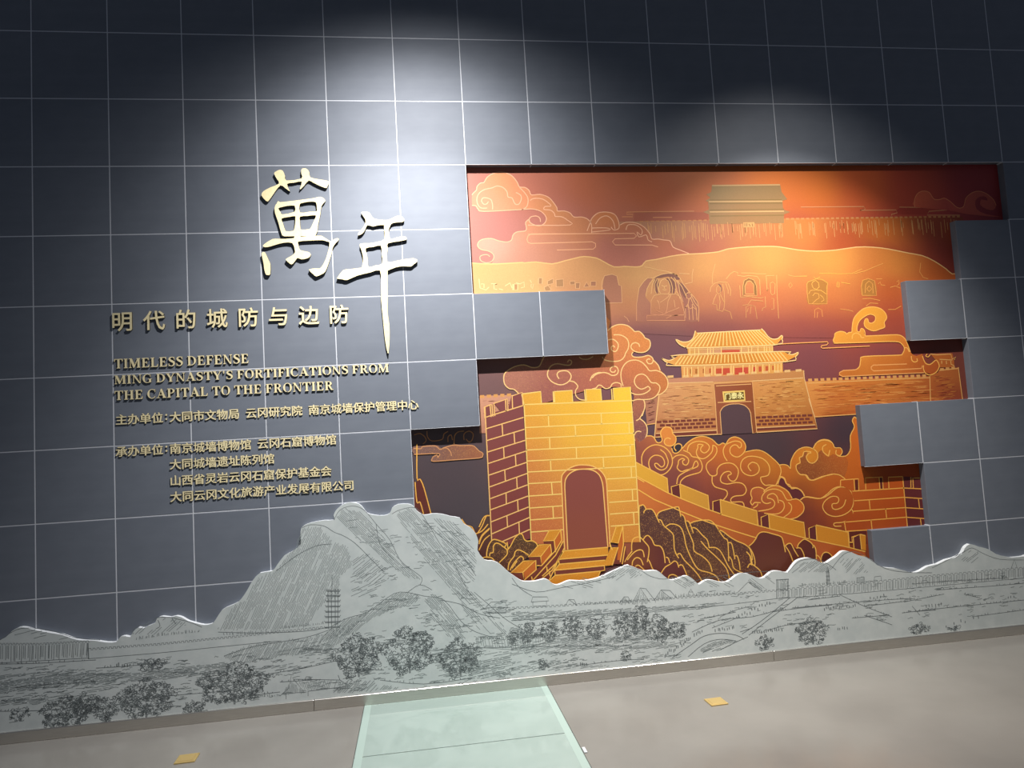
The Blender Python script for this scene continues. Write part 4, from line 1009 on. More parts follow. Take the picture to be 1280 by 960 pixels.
layer('curled_cloud', [smooth(GC_, True, 2)], Field(W("4630,1117 4751,1148 4859,1018 4914,970 4735,972 4622,1024"), 'c0603c e0882c dc7028 d86c24 b8582c 984430'), 11.9, parent=bc)
layer('leaf_cloud', [smooth(W("3942,1546 3944,1573 3960,1596 3986,1605 4014,1600 4027,1579 4029,1558 4049,1533 4048,1502 4030,1479 3997,1474 3970,1486 3964,1510 3962,1531"), True, 2)], flat('e48c40'), 11.6, parent=bc)
strokes('cloud_outline', [W("3846,1551 3875,1550 3895,1535 3907,1510 3924,1500 3946,1508 3950,1528 3943,1553 3947,1580 3971,1602 4000,1604 4024,1589 4029,1558 4049,1533 4046,1499 4026,1478 3997,1474 3973,1484 3964,1503 3973,1523 3994,1529 4012,1520"),
    W("4014,1459 4023,1428 4051,1423 4081,1445 4087,1472 4067,1486 4041,1478 4032,1458 4045,1438"), W("4089,1451 4136,1493 4196,1521 4254,1524 4310,1500 4351,1460 4385,1472 4406,1463 4435,1497 4480,1508 4529,1484 4551,1441 4537,1400 4497,1371 4461,1374 4434,1399 4437,1434 4464,1453 4489,1448 4502,1430 4518,1439 4517,1467 4477,1480 4432,1469 4405,1457 4384,1423 4388,1381 4407,1346"),
    W("3796,1350 3797,1411 3825,1457 3877,1485 3927,1484 3975,1458 4007,1412 4011,1357 3985,1311 3940,1283 3898,1289 3857,1315 3843,1360 3856,1397 3893,1417 3935,1406 3954,1377 3952,1347 3930,1335 3903,1360 3885,1358 3894,1333 3928,1314 3964,1326 3982,1365 3974,1400 3962,1428 3932,1454"),
    W("4012,1384 4042,1404 4085,1407 4120,1388 4129,1363 4112,1337 4088,1345 4086,1366 4101,1375 4084,1383 4058,1371 4052,1347 4043,1321 4069,1295 4106,1303 4150,1314 4167,1347 4183,1360 4195,1338 4183,1319 4135,1304 4083,1284 4045,1259 4031,1212"),
    W("4056,1211 4065,1234 4103,1259 4161,1272 4205,1283 4223,1316 4215,1358 4192,1383 4156,1392 4137,1418 4095,1439"), W("4124,1432 4141,1472 4193,1493 4251,1486 4285,1457 4275,1426 4245,1411 4221,1430 4227,1453 4242,1466 4206,1472 4201,1448 4188,1421 4199,1386 4234,1372 4272,1389 4304,1421 4311,1462"),
    W("4311,1461 4335,1447 4336,1412 4307,1373 4261,1341 4251,1307 4269,1265 4293,1250 4323,1258 4330,1295 4361,1324 4413,1332 4456,1318 4482,1279 4471,1231 4446,1205 4418,1211 4402,1243 4429,1255 4416,1273 4379,1268 4351,1239 4351,1205 4394,1188 4460,1194 4510,1180 4529,1138 4504,1105 4445,1102 4414,1087 4416,1063 4492,1058 4504,1022"),
    W("4290,1250 4286,1209 4302,1177 4340,1161 4383,1144 4387,1113 4356,1081"),
    W("4544,1400 4626,1409 4684,1391 4740,1346 4787,1294 4796,1245 4770,1191 4748,1154"), W("4752,1154 4701,1161 4671,1161 4647,1185 4642,1217 4669,1222 4699,1230 4714,1264 4706,1306 4672,1343 4615,1364 4556,1366 4513,1339 4501,1291 4524,1252 4574,1233 4619,1246 4637,1276 4625,1311 4589,1326 4558,1305 4563,1281 4577,1266"),
    W("4787,1294 4825,1295 4853,1283 4868,1265 4875,1310 4906,1364 4947,1396 5001,1407 5052,1390 5080,1360 5076,1318 5043,1292 5010,1301 4994,1337 5015,1361 5034,1363"), W("5048,1390 5087,1437 5134,1452 5179,1443 5200,1424"),
    W("5035,1370 4983,1377 4968,1346 4941,1334 4945,1302 4914,1286 4914,1251 4938,1218 4982,1212 5002,1182 5031,1174 5102,1194 5179,1203"), W("4780,1218 4816,1202 4828,1166 4855,1136 4906,1126 4941,1096 4953,1067"),
    W("5052,1390 5079,1431 5142,1448 5200,1424 5215,1390 5258,1385 5270,1356 5249,1331 5220,1345 5226,1373"), W("5161,1334 5126,1364 5125,1400 5154,1416"), W("5230,1333 5260,1325 5306,1332 5337,1380 5343,1465 5380,1527 5369,1571 5387,1598 5402,1587"), W("5161,1331 5177,1375"),
    W("4551,1054 4563,1032 4583,1048 4627,1043"), W("4551,1054 4566,1080 4559,1108 4573,1142 4611,1151 4643,1144 4661,1129 4656,1115"), W("4656,1119 4692,1144 4744,1154 4795,1137 4837,1103 4861,1056"), W("4701,1040 4667,1035 4639,1054 4642,1089 4682,1124 4742,1130 4792,1106 4824,1048 4892,1052 4934,1020 4944,984 4927,951 4880,923 4827,915"),
    W("4678,1072 4687,1092 4725,1100 4752,1074 4757,1032"), W("4678,1072 4714,1061 4730,1034 4716,1007 4678,993 4604,987"), W("4765,1052 4793,1037 4798,1002 4772,969 4727,958 4646,970"), W("4830,1031 4852,1005 4839,964 4784,930"), W("4569,1011 4596,1023 4605,1039"),
    W("4921,1042 4953,1060 4998,1057 5072,1042 5134,1062 5191,1100 5238,1112 5291,1100"), W("4764,1163 4787,1207 4815,1195 4827,1163 4852,1151 4863,1125 4899,1125 4935,1107 4957,1067"),
    W("4921,1042 4960,1060 5019,1049 5072,1042 5127,1069 5177,1104 5231,1115 5276,1105 5311,1071 5324,1013 5299,952 5242,918 5172,909 5114,930 5084,974 5099,1015 5148,1047 5194,1047 5211,1028 5197,1001 5158,997 5159,966 5193,958 5240,977 5264,1021"),
    W("5302,948 5311,923 5285,890 5229,866 5161,864 5162,843 5211,840"), W("4938,1218 4975,1212 4995,1183 5031,1172 5101,1190 5171,1205 5231,1196 5274,1163")], LW, 'ffbc5c', 12.1, bc)

# 7 brick turret at right, under the tiles
FT = Field(W("5377,1038 5518,915 5719,1043 5698,846 5326,845"), 'cc6424 c4581c cc5c1c bc4c1c b85020')
tr = layer('brick_turret', [W("5236,1162 5373,1158 5369,1081 5420,1081 5428,1165 5560,1160 5558,1075 5597,1076 5606,1157 5719,1153 5715,788 5398,794 5238,799 5237,866 5311,923 5324,1013 5311,1078 5254,1113 5235,1114")], FT, 13)
layer('turret_shaded_side', [W("5719,1153 5887,1139 5864,791 5715,788 5711,930"), W("5346,1153 5371,1153 5367,1082 5341,1083"), W("5536,1158 5559,1159 5557,1077 5531,1077"), W("5238,799 5398,794 5396,700 5267,710")], Field(W("5810,1008 5791,839 5349,1068"), '703030 6c2c2c 6c2c20'), 13.2, parent=tr)
strokes('brick_lines', [W("5239,1160 5374,1160 5369,1077"), W("5232,1115 5237,1160"), W("5339,1157 5339,1079"), W("5319,1076 5714,1072 5858,1056"), W("5328,1008 5711,1006 5855,987"), W("5313,936 5711,933 5854,914"), W("5244,865 5711,865 5855,845"), W("5238,801 5398,798 5715,792 5856,785"),
    W("5441,1004 5442,940"), W("5561,936 5562,870"), W("5441,865 5442,800"), W("5717,1153 5716,788"), W("5823,989 5825,922"), W("5823,847 5825,787"), W("5423,1081 5428,1163 5560,1160 5557,1077"), W("5534,1158 5532,1078"), W("5602,1079 5606,1156 5717,1153"), W("5773,1071 5781,1146"), W("5796,1141 5792,1066"), W("5804,1137 5855,1134"), W("5237,866 5242,801"), W("5260,798 5260,721 5283,719 5283,758 5346,770")], LW, 'ffb653', 13.4, tr, curve=False)

# 8 the great wall running downhill
gw = layer('great_wall', [W("3738,1291 3749,1285 3964,1156 4249,1021 4594,889 4934,777 5018,754 5257,687 5375,649 5361,508 5400,367 3665,517")], Field(W("3797,1174 4043,1048 4320,920 4603,816 4893,739 5246,656 3923,976 4535,713 5238,574"), 'd87c3c cc7038 c86c34 c46a30 c0602c c8642a c86a34 b4582c bc5a28'), 14)
layer('merlon_faces', [W("3751,1380 3966,1254 3966,1154 3749,1282"), W("4052,1211 4248,1119 4249,1021 4052,1112"), W("4334,1086 4593,990 4594,889 4327,984"), W("4677,962 4932,885 4934,777 4675,858"), W("5022,861 5256,794 5257,689 5017,752"), W("5348,772 5390,760 5380,656 5348,666")], Field(W("3835,1307 4058,1238 4163,1121 4501,988 4787,885 5137,776"), 'e8ac3c e4a43c d89a3c d8963a dc902c e0902c'), 14.3, parent=gw)
layer('merlon_ends', [W("3990,1196 4051,1209 4052,1114 3992,1143"), W("4279,1076 4333,1086 4333,987 4275,1015"), W("4620,944 4677,961 4675,860 4618,880"), W("4966,843 5020,859 5018,754 4963,767"), W("5293,755 5346,772 5346,666 5291,680")], flat('6c3230'), 14.3, parent=gw)
strokes('wall_lines', [W("3751,1380 3966,1254 3966,1154"), W("3992,1143 3990,1196 4051,1209 4052,1112"), W("4052,1211 4248,1119 4249,1021"), W("4275,1015 4279,1076 4333,1086 4333,987"), W("4334,1086 4593,990 4594,889"), W("4618,880 4620,944 4677,961 4676,859"), W("4677,962 4932,885 4934,777"), W("4963,767 4966,843 5020,859 5018,754"), W("5022,861 5256,794 5257,689"), W("5291,680 5293,755 5346,772 5348,666"), W("5348,772 5387,760"),
    W("3749,1285 3964,1156 4055,1112 4249,1021 4333,987 4326,987 4594,889 4934,777 5018,754 5257,687 5375,649"), W("3755,1271 3802,1241"), W("3755,1193 3863,1119 3987,1058 4041,1028 4186,960 4291,915 4417,865 4545,817 4570,809"), W("5257,723 5287,721"), W("5372,618 5131,638")], LW, 'ffc158', 14.8, gw, curve=False)

# 9 rocks
rk = layer('rocks', [smooth(W("3750,1069 3780,1089 3799,1059 3838,1056 3857,1035 3872,1000 3888,1026 3929,1043 4022,1058 4040,1015 4067,986 4079,958 4106,942 4150,953 4243,952 4284,916 4310,886 4344,860 4412,804 4482,771 4516,741 4537,685"), False, 2) + W("4599,436 3665,517 3740,882")], Field(W("3787,1040 3925,1003 4028,860 3903,709 4203,901 4243,682 4424,776 4468,609 3735,723"), '5c3a34 64403a 5c3c32 5c3430 5c3c34 6c4630 603a34 643830 60342e'), 15, M_SPECK)
layer('smooth_rocks', [smooth(W("4508,752 4541,773 4569,802 4586,828 4613,843 4650,840 4700,823 4750,804 4769,769 4774,742 4800,746 4823,750 4843,729 4853,715 4872,720 4881,740 4910,765 4933,769 4968,747 4985,725 5008,689 5005,620 5036,597 5037,638 5058,664 5085,668 5113,646 5125,621"), False, 2) + W("5129,390 4483,446")], Field(W("4598,762 4647,649 4887,685 5066,670"), '6c3630 74402c 703428 5c2c28'), 15, parent=rk)
layer('foot_rocks', [smooth(W("3615,693 3645,730 3677,781 3684,833 3712,874 3740,876 3766,854 3782,879 3806,877 3829,849 3844,814 3882,804 3903,763 3911,722 3932,720 3943,686 3973,697 4002,661 4032,645 4062,569"), False, 2) + W("4053,456 3597,496")], Field(W("3743,829 3851,767 3955,651 3680,727"), '74402f 6a3432 683430 8c4c2e'), 15.4, parent=rk)
strokes('rock_outline', [W("3740,882 3753,1069 3766,1085 3784,1088 3796,1073 3799,1056 3787,1046 3783,1032"), W("3799,1058 3838,1056 3857,1035 3872,1000 3887,962"), W("3872,1003 3888,1029 3929,1043 4022,1058 4035,1042 4042,991"), W("3885,982 3902,974 3920,936 3973,885 3981,844 3979,783 3990,742 4006,714"), W("4047,1007 4067,986 4076,931 4093,876 4117,806 4119,752 4174,714 4220,663 4236,605"),
    W("3931,932 3964,946 4006,939 4039,913 4056,858 4065,790 4094,707 4138,630 4214,600 4262,572 4281,534"), W("3997,738 4019,743 4044,698 4096,640 4135,590 4160,544"), W("4079,958 4096,953 4111,915 4122,873"), W("4106,941 4150,953 4243,952 4284,916 4309,873 4341,823 4362,808 4364,753 4360,665"), W("4118,911 4146,902 4185,855 4218,819 4228,764"),
    W("4171,816 4213,762 4260,714 4313,656 4344,606 4355,544"), W("4228,767 4271,764 4305,738 4330,688 4354,632 4399,561"), W("4299,880 4331,871 4385,826 4433,795 4482,771 4516,741 4530,693 4531,658"), W("4367,790 4389,785 4399,737 4405,675"), W("4367,695 4382,670 4389,623 4409,601 4458,576"), W("4406,696 4424,694 4435,646 4437,598"), W("4492,719 4515,687 4521,632"), W("4494,611 4507,633 4528,625"),
    W("3681,790 3684,833 3697,866 3726,877 3750,871 3779,836 3801,804 3798,758 3783,706"), W("3766,857 3786,879 3807,879 3829,849 3844,814 3882,804 3903,763 3908,689"), W("3645,730 3690,773 3726,790 3757,784 3765,740"), W("3677,691 3683,720 3709,741 3739,729 3754,688"), W("3698,683 3719,691 3745,669 3765,647"), W("3624,718 3654,756 3684,787"), W("3786,729 3801,704 3815,663 3831,638"),
    W("3915,728 3932,720 3940,687"), W("3875,625 3906,662 3943,679 3973,697 3993,685 4001,651"), W("4002,664 4027,666 4045,624 4056,590"), W("3921,581 3930,604 3959,608 3986,592 3997,575"),
    W("4508,752 4541,773 4569,802 4586,828 4613,843 4650,840 4700,823 4750,804 4766,777 4777,693"), W("4777,735 4804,750 4826,744 4844,702 4870,655"), W("4780,734 4806,691 4832,610"), W("4860,714 4890,712 4909,676 4915,641"), W("4870,720 4878,740 4910,765 4933,769 4968,747 4985,725 4983,705"), W("4992,725 5004,689 5001,624"), W("5033,601 5040,638 5058,664 5085,668 5113,649 5125,621"), W("5004,655 5025,639 5040,600"), W("4510,755 4535,713 4549,657 4545,617"), W("4490,611 4514,636 4545,617 4582,580 4594,531"), W("4492,719 4519,687 4527,632")], LW, 'ffc25a', 15.9, rk)
# left of the tower
lr = layer('rocks_left', [smooth(W("2642,1011 2669,1035 2691,1076 2712,1094 2739,1092 2736,933"), False, 2) + W("2907,557 2592,584"), smooth(W("2248,1215 2266,1330 2288,1367 2312,1340 2329,1274 2354,1130"), False, 2) + W("2351,937 2233,946 2252,1357"), smooth(W("2541,1093 2578,1042 2609,1018 2629,1025 2647,985 2675,1015 2705,1085 2736,1092"), False, 2) + W("2707,574 2592,584 2527,820")], Field(W("2697,1066 2657,810 2289,1251 2616,1020"), '5c463a 5c302c 6c342c 64382a'), 12)
strokes('rock_outline', [W("2662,1023 2691,1076 2712,1093 2732,1091"), W("2656,913 2679,963 2730,1005"), W("2654,874 2690,936 2731,966"), W("2285,1589 2275,1368 2294,1360 2317,1300 2354,1130"), W("2261,1343 2267,1213 2287,1212 2306,1133"), W("2551,1083 2578,1042 2616,1026 2640,979 2682,1028 2712,1088 2736,1092"), W("2633,980 2680,996 2722,1038"), W("2657,926 2679,970 2731,1011")], LW, 'ffbe58', 12.2, lr)
layer('small_cloud', [smooth(W("2262,1574 2317,1574 2369,1577 2421,1571 2440,1550 2466,1552 2513,1569 2546,1570 2592,1563 2645,1554 2677,1533 2683,1519 2708,1504 2711,1484 2687,1473 2535,1472 2384,1472 2378,1492 2398,1504 2425,1502 2419,1519 2263,1522"), True, 2)], Field(W("2329,1550 2537,1521 2668,1498"), '80605a 946450 a86848'), 12, M_SPECK)
strokes('cloud_outline', [W("2261,1561 2310,1557 2320,1570 2369,1571 2408,1567 2433,1544 2453,1551 2479,1550 2501,1524 2506,1497"), W("2453,1553 2520,1568 2566,1562 2645,1558 2674,1536 2689,1519 2712,1504 2711,1484 2687,1473 2534,1471 2387,1470 2378,1485 2389,1501 2412,1509 2414,1493 2423,1502 2419,1519 2263,1522")], 0.006, 'dc9c68', 12, mural)
strokes('shaded_cloud_lines', [W("2269,1649 2308,1656 2339,1631 2345,1605 2324,1587"), W("2354,1670 2356,1631 2384,1603 2450,1609 2464,1644 2492,1659"), W("2488,1590 2490,1623 2510,1635 2518,1601"), W("2527,1575 2533,1627 2557,1652 2597,1656"), W("2594,1597 2596,1636 2630,1654 2656,1633 2647,1594 2626,1582 2607,1603")], 0.006, 'c48858', 12, mural)

# 10 the big brick watchtower
tf = layer('watchtower_front', [W("2999,1882 3127,1892 3127,1815 3218,1815 3219,1887 3343,1889 3342,1813 3438,1812 3438,1890 3543,1889 3543,1811 3629,1812 3630,1889 3751,1893 3753,1502 3744,842 3000,886 3008,1810")],
    Field(W("3010,1841 3258,1855 3734,1859 3024,1625 3352,1607 3742,1585 3012,1413 3232,1452 3727,1368 3026,1200 3161,1191 3599,1160 3703,1046 3013,990 3144,928 3636,890"), 'e8a83c f0b83c ffcc40 e8a040 f4bc40 ffce44 d88444 e8a444 f0b844 d07a44 d88844 e8a444 e09440 cc7044 cc7040 d88838'), 16, M_SPECK, step=0.1)
layer('watchtower_side', [W("2744,1810 2806,1825 2811,1771 2844,1778 2806,1830 2894,1854 2899,1789 2927,1872 3001,1892 2999,1645 2996,922 2739,872 2741,1535")], Field(W("2762,1747 2923,1738 2771,1428 2931,1418 2753,1114 2936,1048"), '8a4c48 884a48 8c4a44 8a4842 8c4840 84403c'), 16)
door = layer('arched_door', [smooth(W("3230,1279 3238,1325 3281,1362 3337,1382 3386,1383 3447,1372 3501,1339 3532,1292 3539,1245"), False, 3) + W("3534,825 3222,830")], flat('b8643c'), 16.6, parent=tf)
layer('door_leaf', [smooth(W("3250,1238 3257,1290 3286,1329 3335,1352 3391,1355 3452,1342 3492,1309 3509,1260 3513,1220"), False, 3) + W("3518,830 3244,831")], Field(W("3331,1286 3303,863"), '8e4c42 94503e'), 17, parent=tf)
bl = []
Lp = W("3008,1810 3007,1734 3006,1656 3006,1582 3004,1506 3003,1433 3003,1360 3001,1283 3003,1201 3001,1122 3000,1044 2998,965")
Rp = W("3761,1799 3759,1720 3757,1649 3756,1576 3755,1499 3752,1423 3751,1350 3749,1276 3748,1197 3746,1121 3745,1043 3745,962")
TLE, TRE = W("3230,1279 3222,830"), W("3539,1245 3534,825")


def lerp(a, b, t): return (a[0] + (b[0] - a[0]) * t, a[1] + (b[1] - a[1]) * t)


for i, (a_, b_) in enumerate(zip(Lp, Rp)):
    if i < 7: bl.append([a_, b_])
    else:
        bl.append([a_, lerp(a_, b_, 0.305)]); bl.append([lerp(a_, b_, 0.725 if i < 9 else 0.735), b_])
for i in range(1, 11):
    for t in ((0.215, 0.70) if i % 2 else (0.455, 0.955)):
        if i >= 6 and 0.28 < t < 0.74: continue
        if i >= 6 and i % 2 and t == 0.70: continue
        bl.append([lerp(Lp[i], Rp[i], t), lerp(Lp[i + 1], Rp[i + 1], t)])
bl += [W("2999,1882 3127,1892 3127,1815"), W("3218,1815 3219,1887 3343,1889 3342,1813"), W("3438,1812 3438,1890 3543,1889 3543,1811"), W("3629,1812 3630,1889 3751,1893 3753,1502 3744,842"), W("2996,1882 3008,1810 3005,1413 3002,912"), W("3212,1888 3211,1814"), W("3429,1891 3430,1811"), W("3618,1885 3617,1810")]
strokes('brick_lines', bl, LW, 'ffd878', 16.3, tf, curve=False)
layer('merlon_shadow_gaps', [W("3213,1888 3221,1887 3221,1815 3213,1816"), W("3431,1890 3439,1890 3440,1812 3431,1811"), W("3620,1885 3628,1886 3629,1811 3620,1810")], flat('703c34'), 16.2, parent=tf)
sd = []
Ls = [W("2745,1739 2747,1666")[0]]
q0, q1 = W("2745,1739 2735,942"); r0, r1 = W("3001,1802 2996,948")
n_ = 13
AA = W("2745,1739 2745,1663 2746,1585 2747,1509 2746,1433 2745,1356 2746,1279 2746,1202 2743,1129 2742,1050 2742,972 2741,894")
BB = W("3001,1804 3000,1725 3000,1645 3001,1571 3001,1499 3001,1424 3001,1351 3000,1276 2999,1202 2998,1130 2999,1061 2998,983")
for i, (a_, b_) in enumerate(zip(AA, BB)):
    sd.append([a_, b_])
    if i >= 1 and i + 1 < len(AA):
        t = 0.42 if i % 2 else 0.72
        sd.append([lerp(a_, b_, t), lerp(AA[i + 1], BB[i + 1], t)])
sd += [W("3001,1808 3000,1892 2931,1872 2929,1788"), W("2807,1744 2805,1828 2896,1853 2898,1773"), W("2885,1847 2884,1769"), W("2779,1823 2782,1739"), W("2792,1822 2794,1742"), W("2741,1731 2740,1806 2786,1822"), W("2744,1810 2743,1571 2740,889")]
strokes('brick_lines', sd, LW, 'ffc878', 16.4, mural, curve=False)
strokes('door_outline', [smooth(W("3230,1279 3238,1325 3281,1362 3337,1382 3386,1383 3447,1372 3501,1339 3532,1292 3539,1245"), False, 3) + W("3534,825"), smooth(W("3250,1238 3257,1290 3286,1329 3335,1352 3391,1355 3452,1342 3492,1309 3509,1260 3513,1220"), False, 3) + W("3518,830"), W("3230,1279 3222,830"), W("3250,1238 3244,831")], LW, 'ffc870', 17.2, tf, curve=False)
# steps and rocks at its foot
stp = layer('steps_gold', [W("3219,825 3520,825 3517,773 3178,773"), W("3180,741 3494,742 3485,709 3147,704"), W("3145,671 3461,672 3431,622 3246,612 3110,604 3106,640"), W("3126,965 3204,964 3156,899 3083,900"), W("3050,877 3129,876 3061,803 2976,805"), W("2941,780 3024,780 2934,709 2853,711")] + [W("3585,958 3631,957 3591,847 3543,857"), W("3534,818 3589,821 3540,705 3477,704")], Field(W("3300,810 3340,597 2920,788 2861,690 3090,932 3636,890"), 'e89c30 e49428 dc8c2c dc8828 e09430 e09830'), 17.6, M_SPECK)
layer('steps_orange', [W("3204,964 3207,897 3164,831 3156,897"), W("3129,876 3134,817 3060,741 3059,802"), W("3024,780 3023,718 2946,653 2936,708"), W("3631,957 3627,838 3604,733 3576,736 3591,847")], flat('cc6c2c'), 17.6, parent=stp)
layer('steps_dark', [W("3178,773 3513,774 3491,744 3180,741"), W("3147,704 3484,707 3482,674 3148,671"), W("3083,898 3156,896 3159,822 3139,830 3135,873 3088,873"), W("2978,803 3057,801 3059,738 3031,740 3022,780 2980,785"), W("2856,709 2934,706 2938,644 2848,691"), W("3216,889 3219,846 3175,768 3143,692 3105,637 2938,638 3023,722 3060,741 3137,810 3158,831"), W("3599,853 3632,837 3647,756 3616,706 3540,712 3588,801")], flat('7c3c2e'), 17.5, parent=stp)
strokes('step_lines', [W("3219,825 3520,825"), W("3178,773 3513,774"), W("3180,741 3494,742"), W("3147,704 3484,707"), W("3148,671 3455,673"), W("3219,825 3178,773 3180,741 3147,704 3148,671 3105,637"), W("3220,843 3106,643"), W("3126,965 3204,964 3156,899 3083,900 3126,965"), W("3156,899 3161,821"), W("3204,964 3207,897 3159,828"), W("3050,877 3129,876 3061,803 2976,805 3050,877"), W("3059,803 3061,741 3134,817 3129,876"), W("2941,780 3024,780 2934,709 2853,711 2941,780"), W("2934,709 2939,657 3023,718 3024,780"), W("3031,744 3060,741 3160,831"), W("3216,889 3160,802"), W("3061,673 3174,761"), W("2992,646 3160,802"), W("3046,648 3130,706 3205,818"), W("3095,732 3097,696"), W("3110,701 3114,668"), W("2990,676 2995,643"),
    W("3485,710 3486,677 3455,673 3434,628"), W("3585,958 3631,957 3591,847 3543,857 3585,958"), W("3631,957 3627,838 3596,721"), W("3534,818 3589,821 3540,705"), W("3638,823 3609,706"), W("3530,858 3547,804")], LW, 'ffc258', 18, stp, curve=False)
fr2 = layer('foot_rocks_left', [smooth(W("2701,826 2705,864 2722,908 2750,935 2782,929 2814,911 2840,886 2851,859 2836,828 2815,803 2781,784"), False, 2) + W("2750,596 2667,706"), smooth(W("2787,786 2836,828 2852,872 2881,909 2903,946 2931,960 2950,943 2968,915 3008,909 3034,887 3043,870 3017,833 2978,807 2940,780 2856,709"), False, 2) + W("2744,674")], Field(W("2768,904 2928,918 2867,793 2736,803"), '5c4030 5c442c 64342c 583828'), 17.2, M_SPECK)
strokes('rock_outline', [W("2701,826 2705,864 2722,908 2750,935 2782,929 2815,913 2834,899 2819,881 2794,902 2768,911 2750,893 2745,854 2725,849 2721,830"), W("2819,881 2838,860 2833,828 2781,784"), W("2841,860 2866,890 2889,928 2910,949 2931,960 2947,949 2955,923 2974,908 3008,907 3034,890 3043,870"), W("2837,730 2846,775 2882,817 2890,843 2911,856 2944,842 2979,816"), W("2850,729 2873,766 2908,802 2925,813 2941,803 2942,787"), W("2864,741 2900,784"), W("2670,809 2677,824 2710,825 2736,816 2749,799"), W("2841,912 2845,866")], LW, 'ffc258', 17.4, fr2)

# ---------------------------------------------------------------- pencil drawing printed on the landscape board
YL = -0.0303
random.seed(11)


def hatch(poly, deg, gap, wob=0.0, keep=0.85, dash=(0.03, 0.12), fade=0.0):
    a = math.radians(deg)
    c, s = math.cos(a), math.sin(a)
    rp = [(x * c + z * s, -x * s + z * c) for x, z in poly]
    y = min(p[1] for p in rp) + gap / 2
    y1 = max(p[1] for p in rp)
    out = []
    while y < y1:
        xs = []
        for i in range(len(rp)):
            (ax, ay), (bx, by) = rp[i - 1], rp[i]
            if (ay > y) != (by > y): xs.append(ax + (bx - ax) * (y - ay) / (by - ay))
        xs.sort()
        for u, v in zip(xs[::2], xs[1::2]):
            x = u + random.uniform(-0.012, 0.006)
            v += random.uniform(-0.012, 0.008)
            while x < v:
                l = min(random.uniform(*dash), v - x)
                if random.random() < keep and l > 0.004:
                    n = max(1, int(l / 0.025))
                    pts = []
                    for k in range(n + 1):
                        px = x + l * k / n; py = y + random.uniform(-wob, wob)
                        pts.append((px * c - py * s, px * s + py * c))
                    out.append(pts)
                x += l + random.uniform(0.002, 0.012)
        y += gap * random.uniform(0.8, 1.2)
    return out


def ink(name, paths, w, mat, curve=False, par=None, dy=0.0):
    return strokes(name, paths, w, None, 0, par or board, mat, curve, YL - dy)


# hatched slopes of the mountains
for poly, deg, gap, keep in (
    (W("1035,542 1120,659 1216,722 1266,815 1386,865 1511,1002 1551,1110 1660,1114 1730,1022 1826,965 1846,852 1770,797 1765,674 1680,657 1617,590 1566,510 1398,508"), 64, 0.0085, 0.93),
    (W("1765,1156 1811,1210 1909,1183 1992,1089 2062,996 2144,865 2240,777 2283,729 2164,764 2045,873 1974,953 1902,1009"), -48, 0.008, 0.9),
    (W("2132,1154 2234,1180 2311,1091 2388,946 2518,759 2587,603 2509,584 2414,705 2295,865 2178,1063"), -52, 0.0085, 0.85),
    (W("2370,1112 2509,1069 2606,955 2624,826 2602,651 2518,759 2424,918"), -50, 0.010, 0.75),
    (W("1789,538 1882,546 2034,626 2135,672 2259,636 2232,596 2080,560 1955,522 1854,451 1756,426 1634,406 1710,489"), 40, 0.008, 0.85),
    (W("2282,604 2359,627 2443,540 2501,435 2527,338 2421,363 2331,476"), -52, 0.008, 0.85),
    (W("2488,674 2601,626 2659,521 2757,437 2815,318 2626,379 2530,507"), -50, 0.010, 0.6),
    (W("1847,889 1948,930 2043,836 2077,759 1964,731 1868,788"), 35, 0.009, 0.7),
    (W("1844,803 1968,817 2051,748 1961,657 1837,643"), 20, 0.011, 0.6),
    (W("1066,378 1207,430 1396,436 1587,442 1758,484 1881,517 1779,405 1680,354 1393,345 1157,326"), 58, 0.0075, 0.95),
    (W("2407,1071 2531,1011 2589,880 2523,860"), -40, 0.010, 0.7),
    (W("3458,655 3542,695 3651,691 3730,646 3646,627 3537,623"), 30, 0.010, 0.7),
    (W("3161,616 3323,654 3458,655 3427,594 3265,582"), -20, 0.012, 0.5),
    (W("3906,605 4003,610 4083,551 3997,532"), -35, 0.010, 0.6),
    (W("4450,546 4595,566 4648,516 4586,468 4474,491"), -40, 0.010, 0.6),
    (W("4770,573 4863,632 4981,636 5064,575 5032,551 4886,563"), 30, 0.009, 0.8),
    (W("5128,624 5278,634 5327,526 5178,525"), 40, 0.010, 0.65),
    (W("5992,582 6122,628 6225,564 6125,516"), 30, 0.011, 0.6),
    (W("4140,572 4311,584 4362,514 4192,515"), -30, 0.012, 0.5),
    (W("544,557 636,631 750,632 863,587 794,557 657,547"), 40, 0.011, 0.6),
    (W("-138,622 -8,639 145,595 232,557 35,571"), 10, 0.013, 0.45)):
    ink('pencil_hatching', hatch(poly, deg, gap * 1.12, 0.0012, keep), 0.0031, M_INK2)
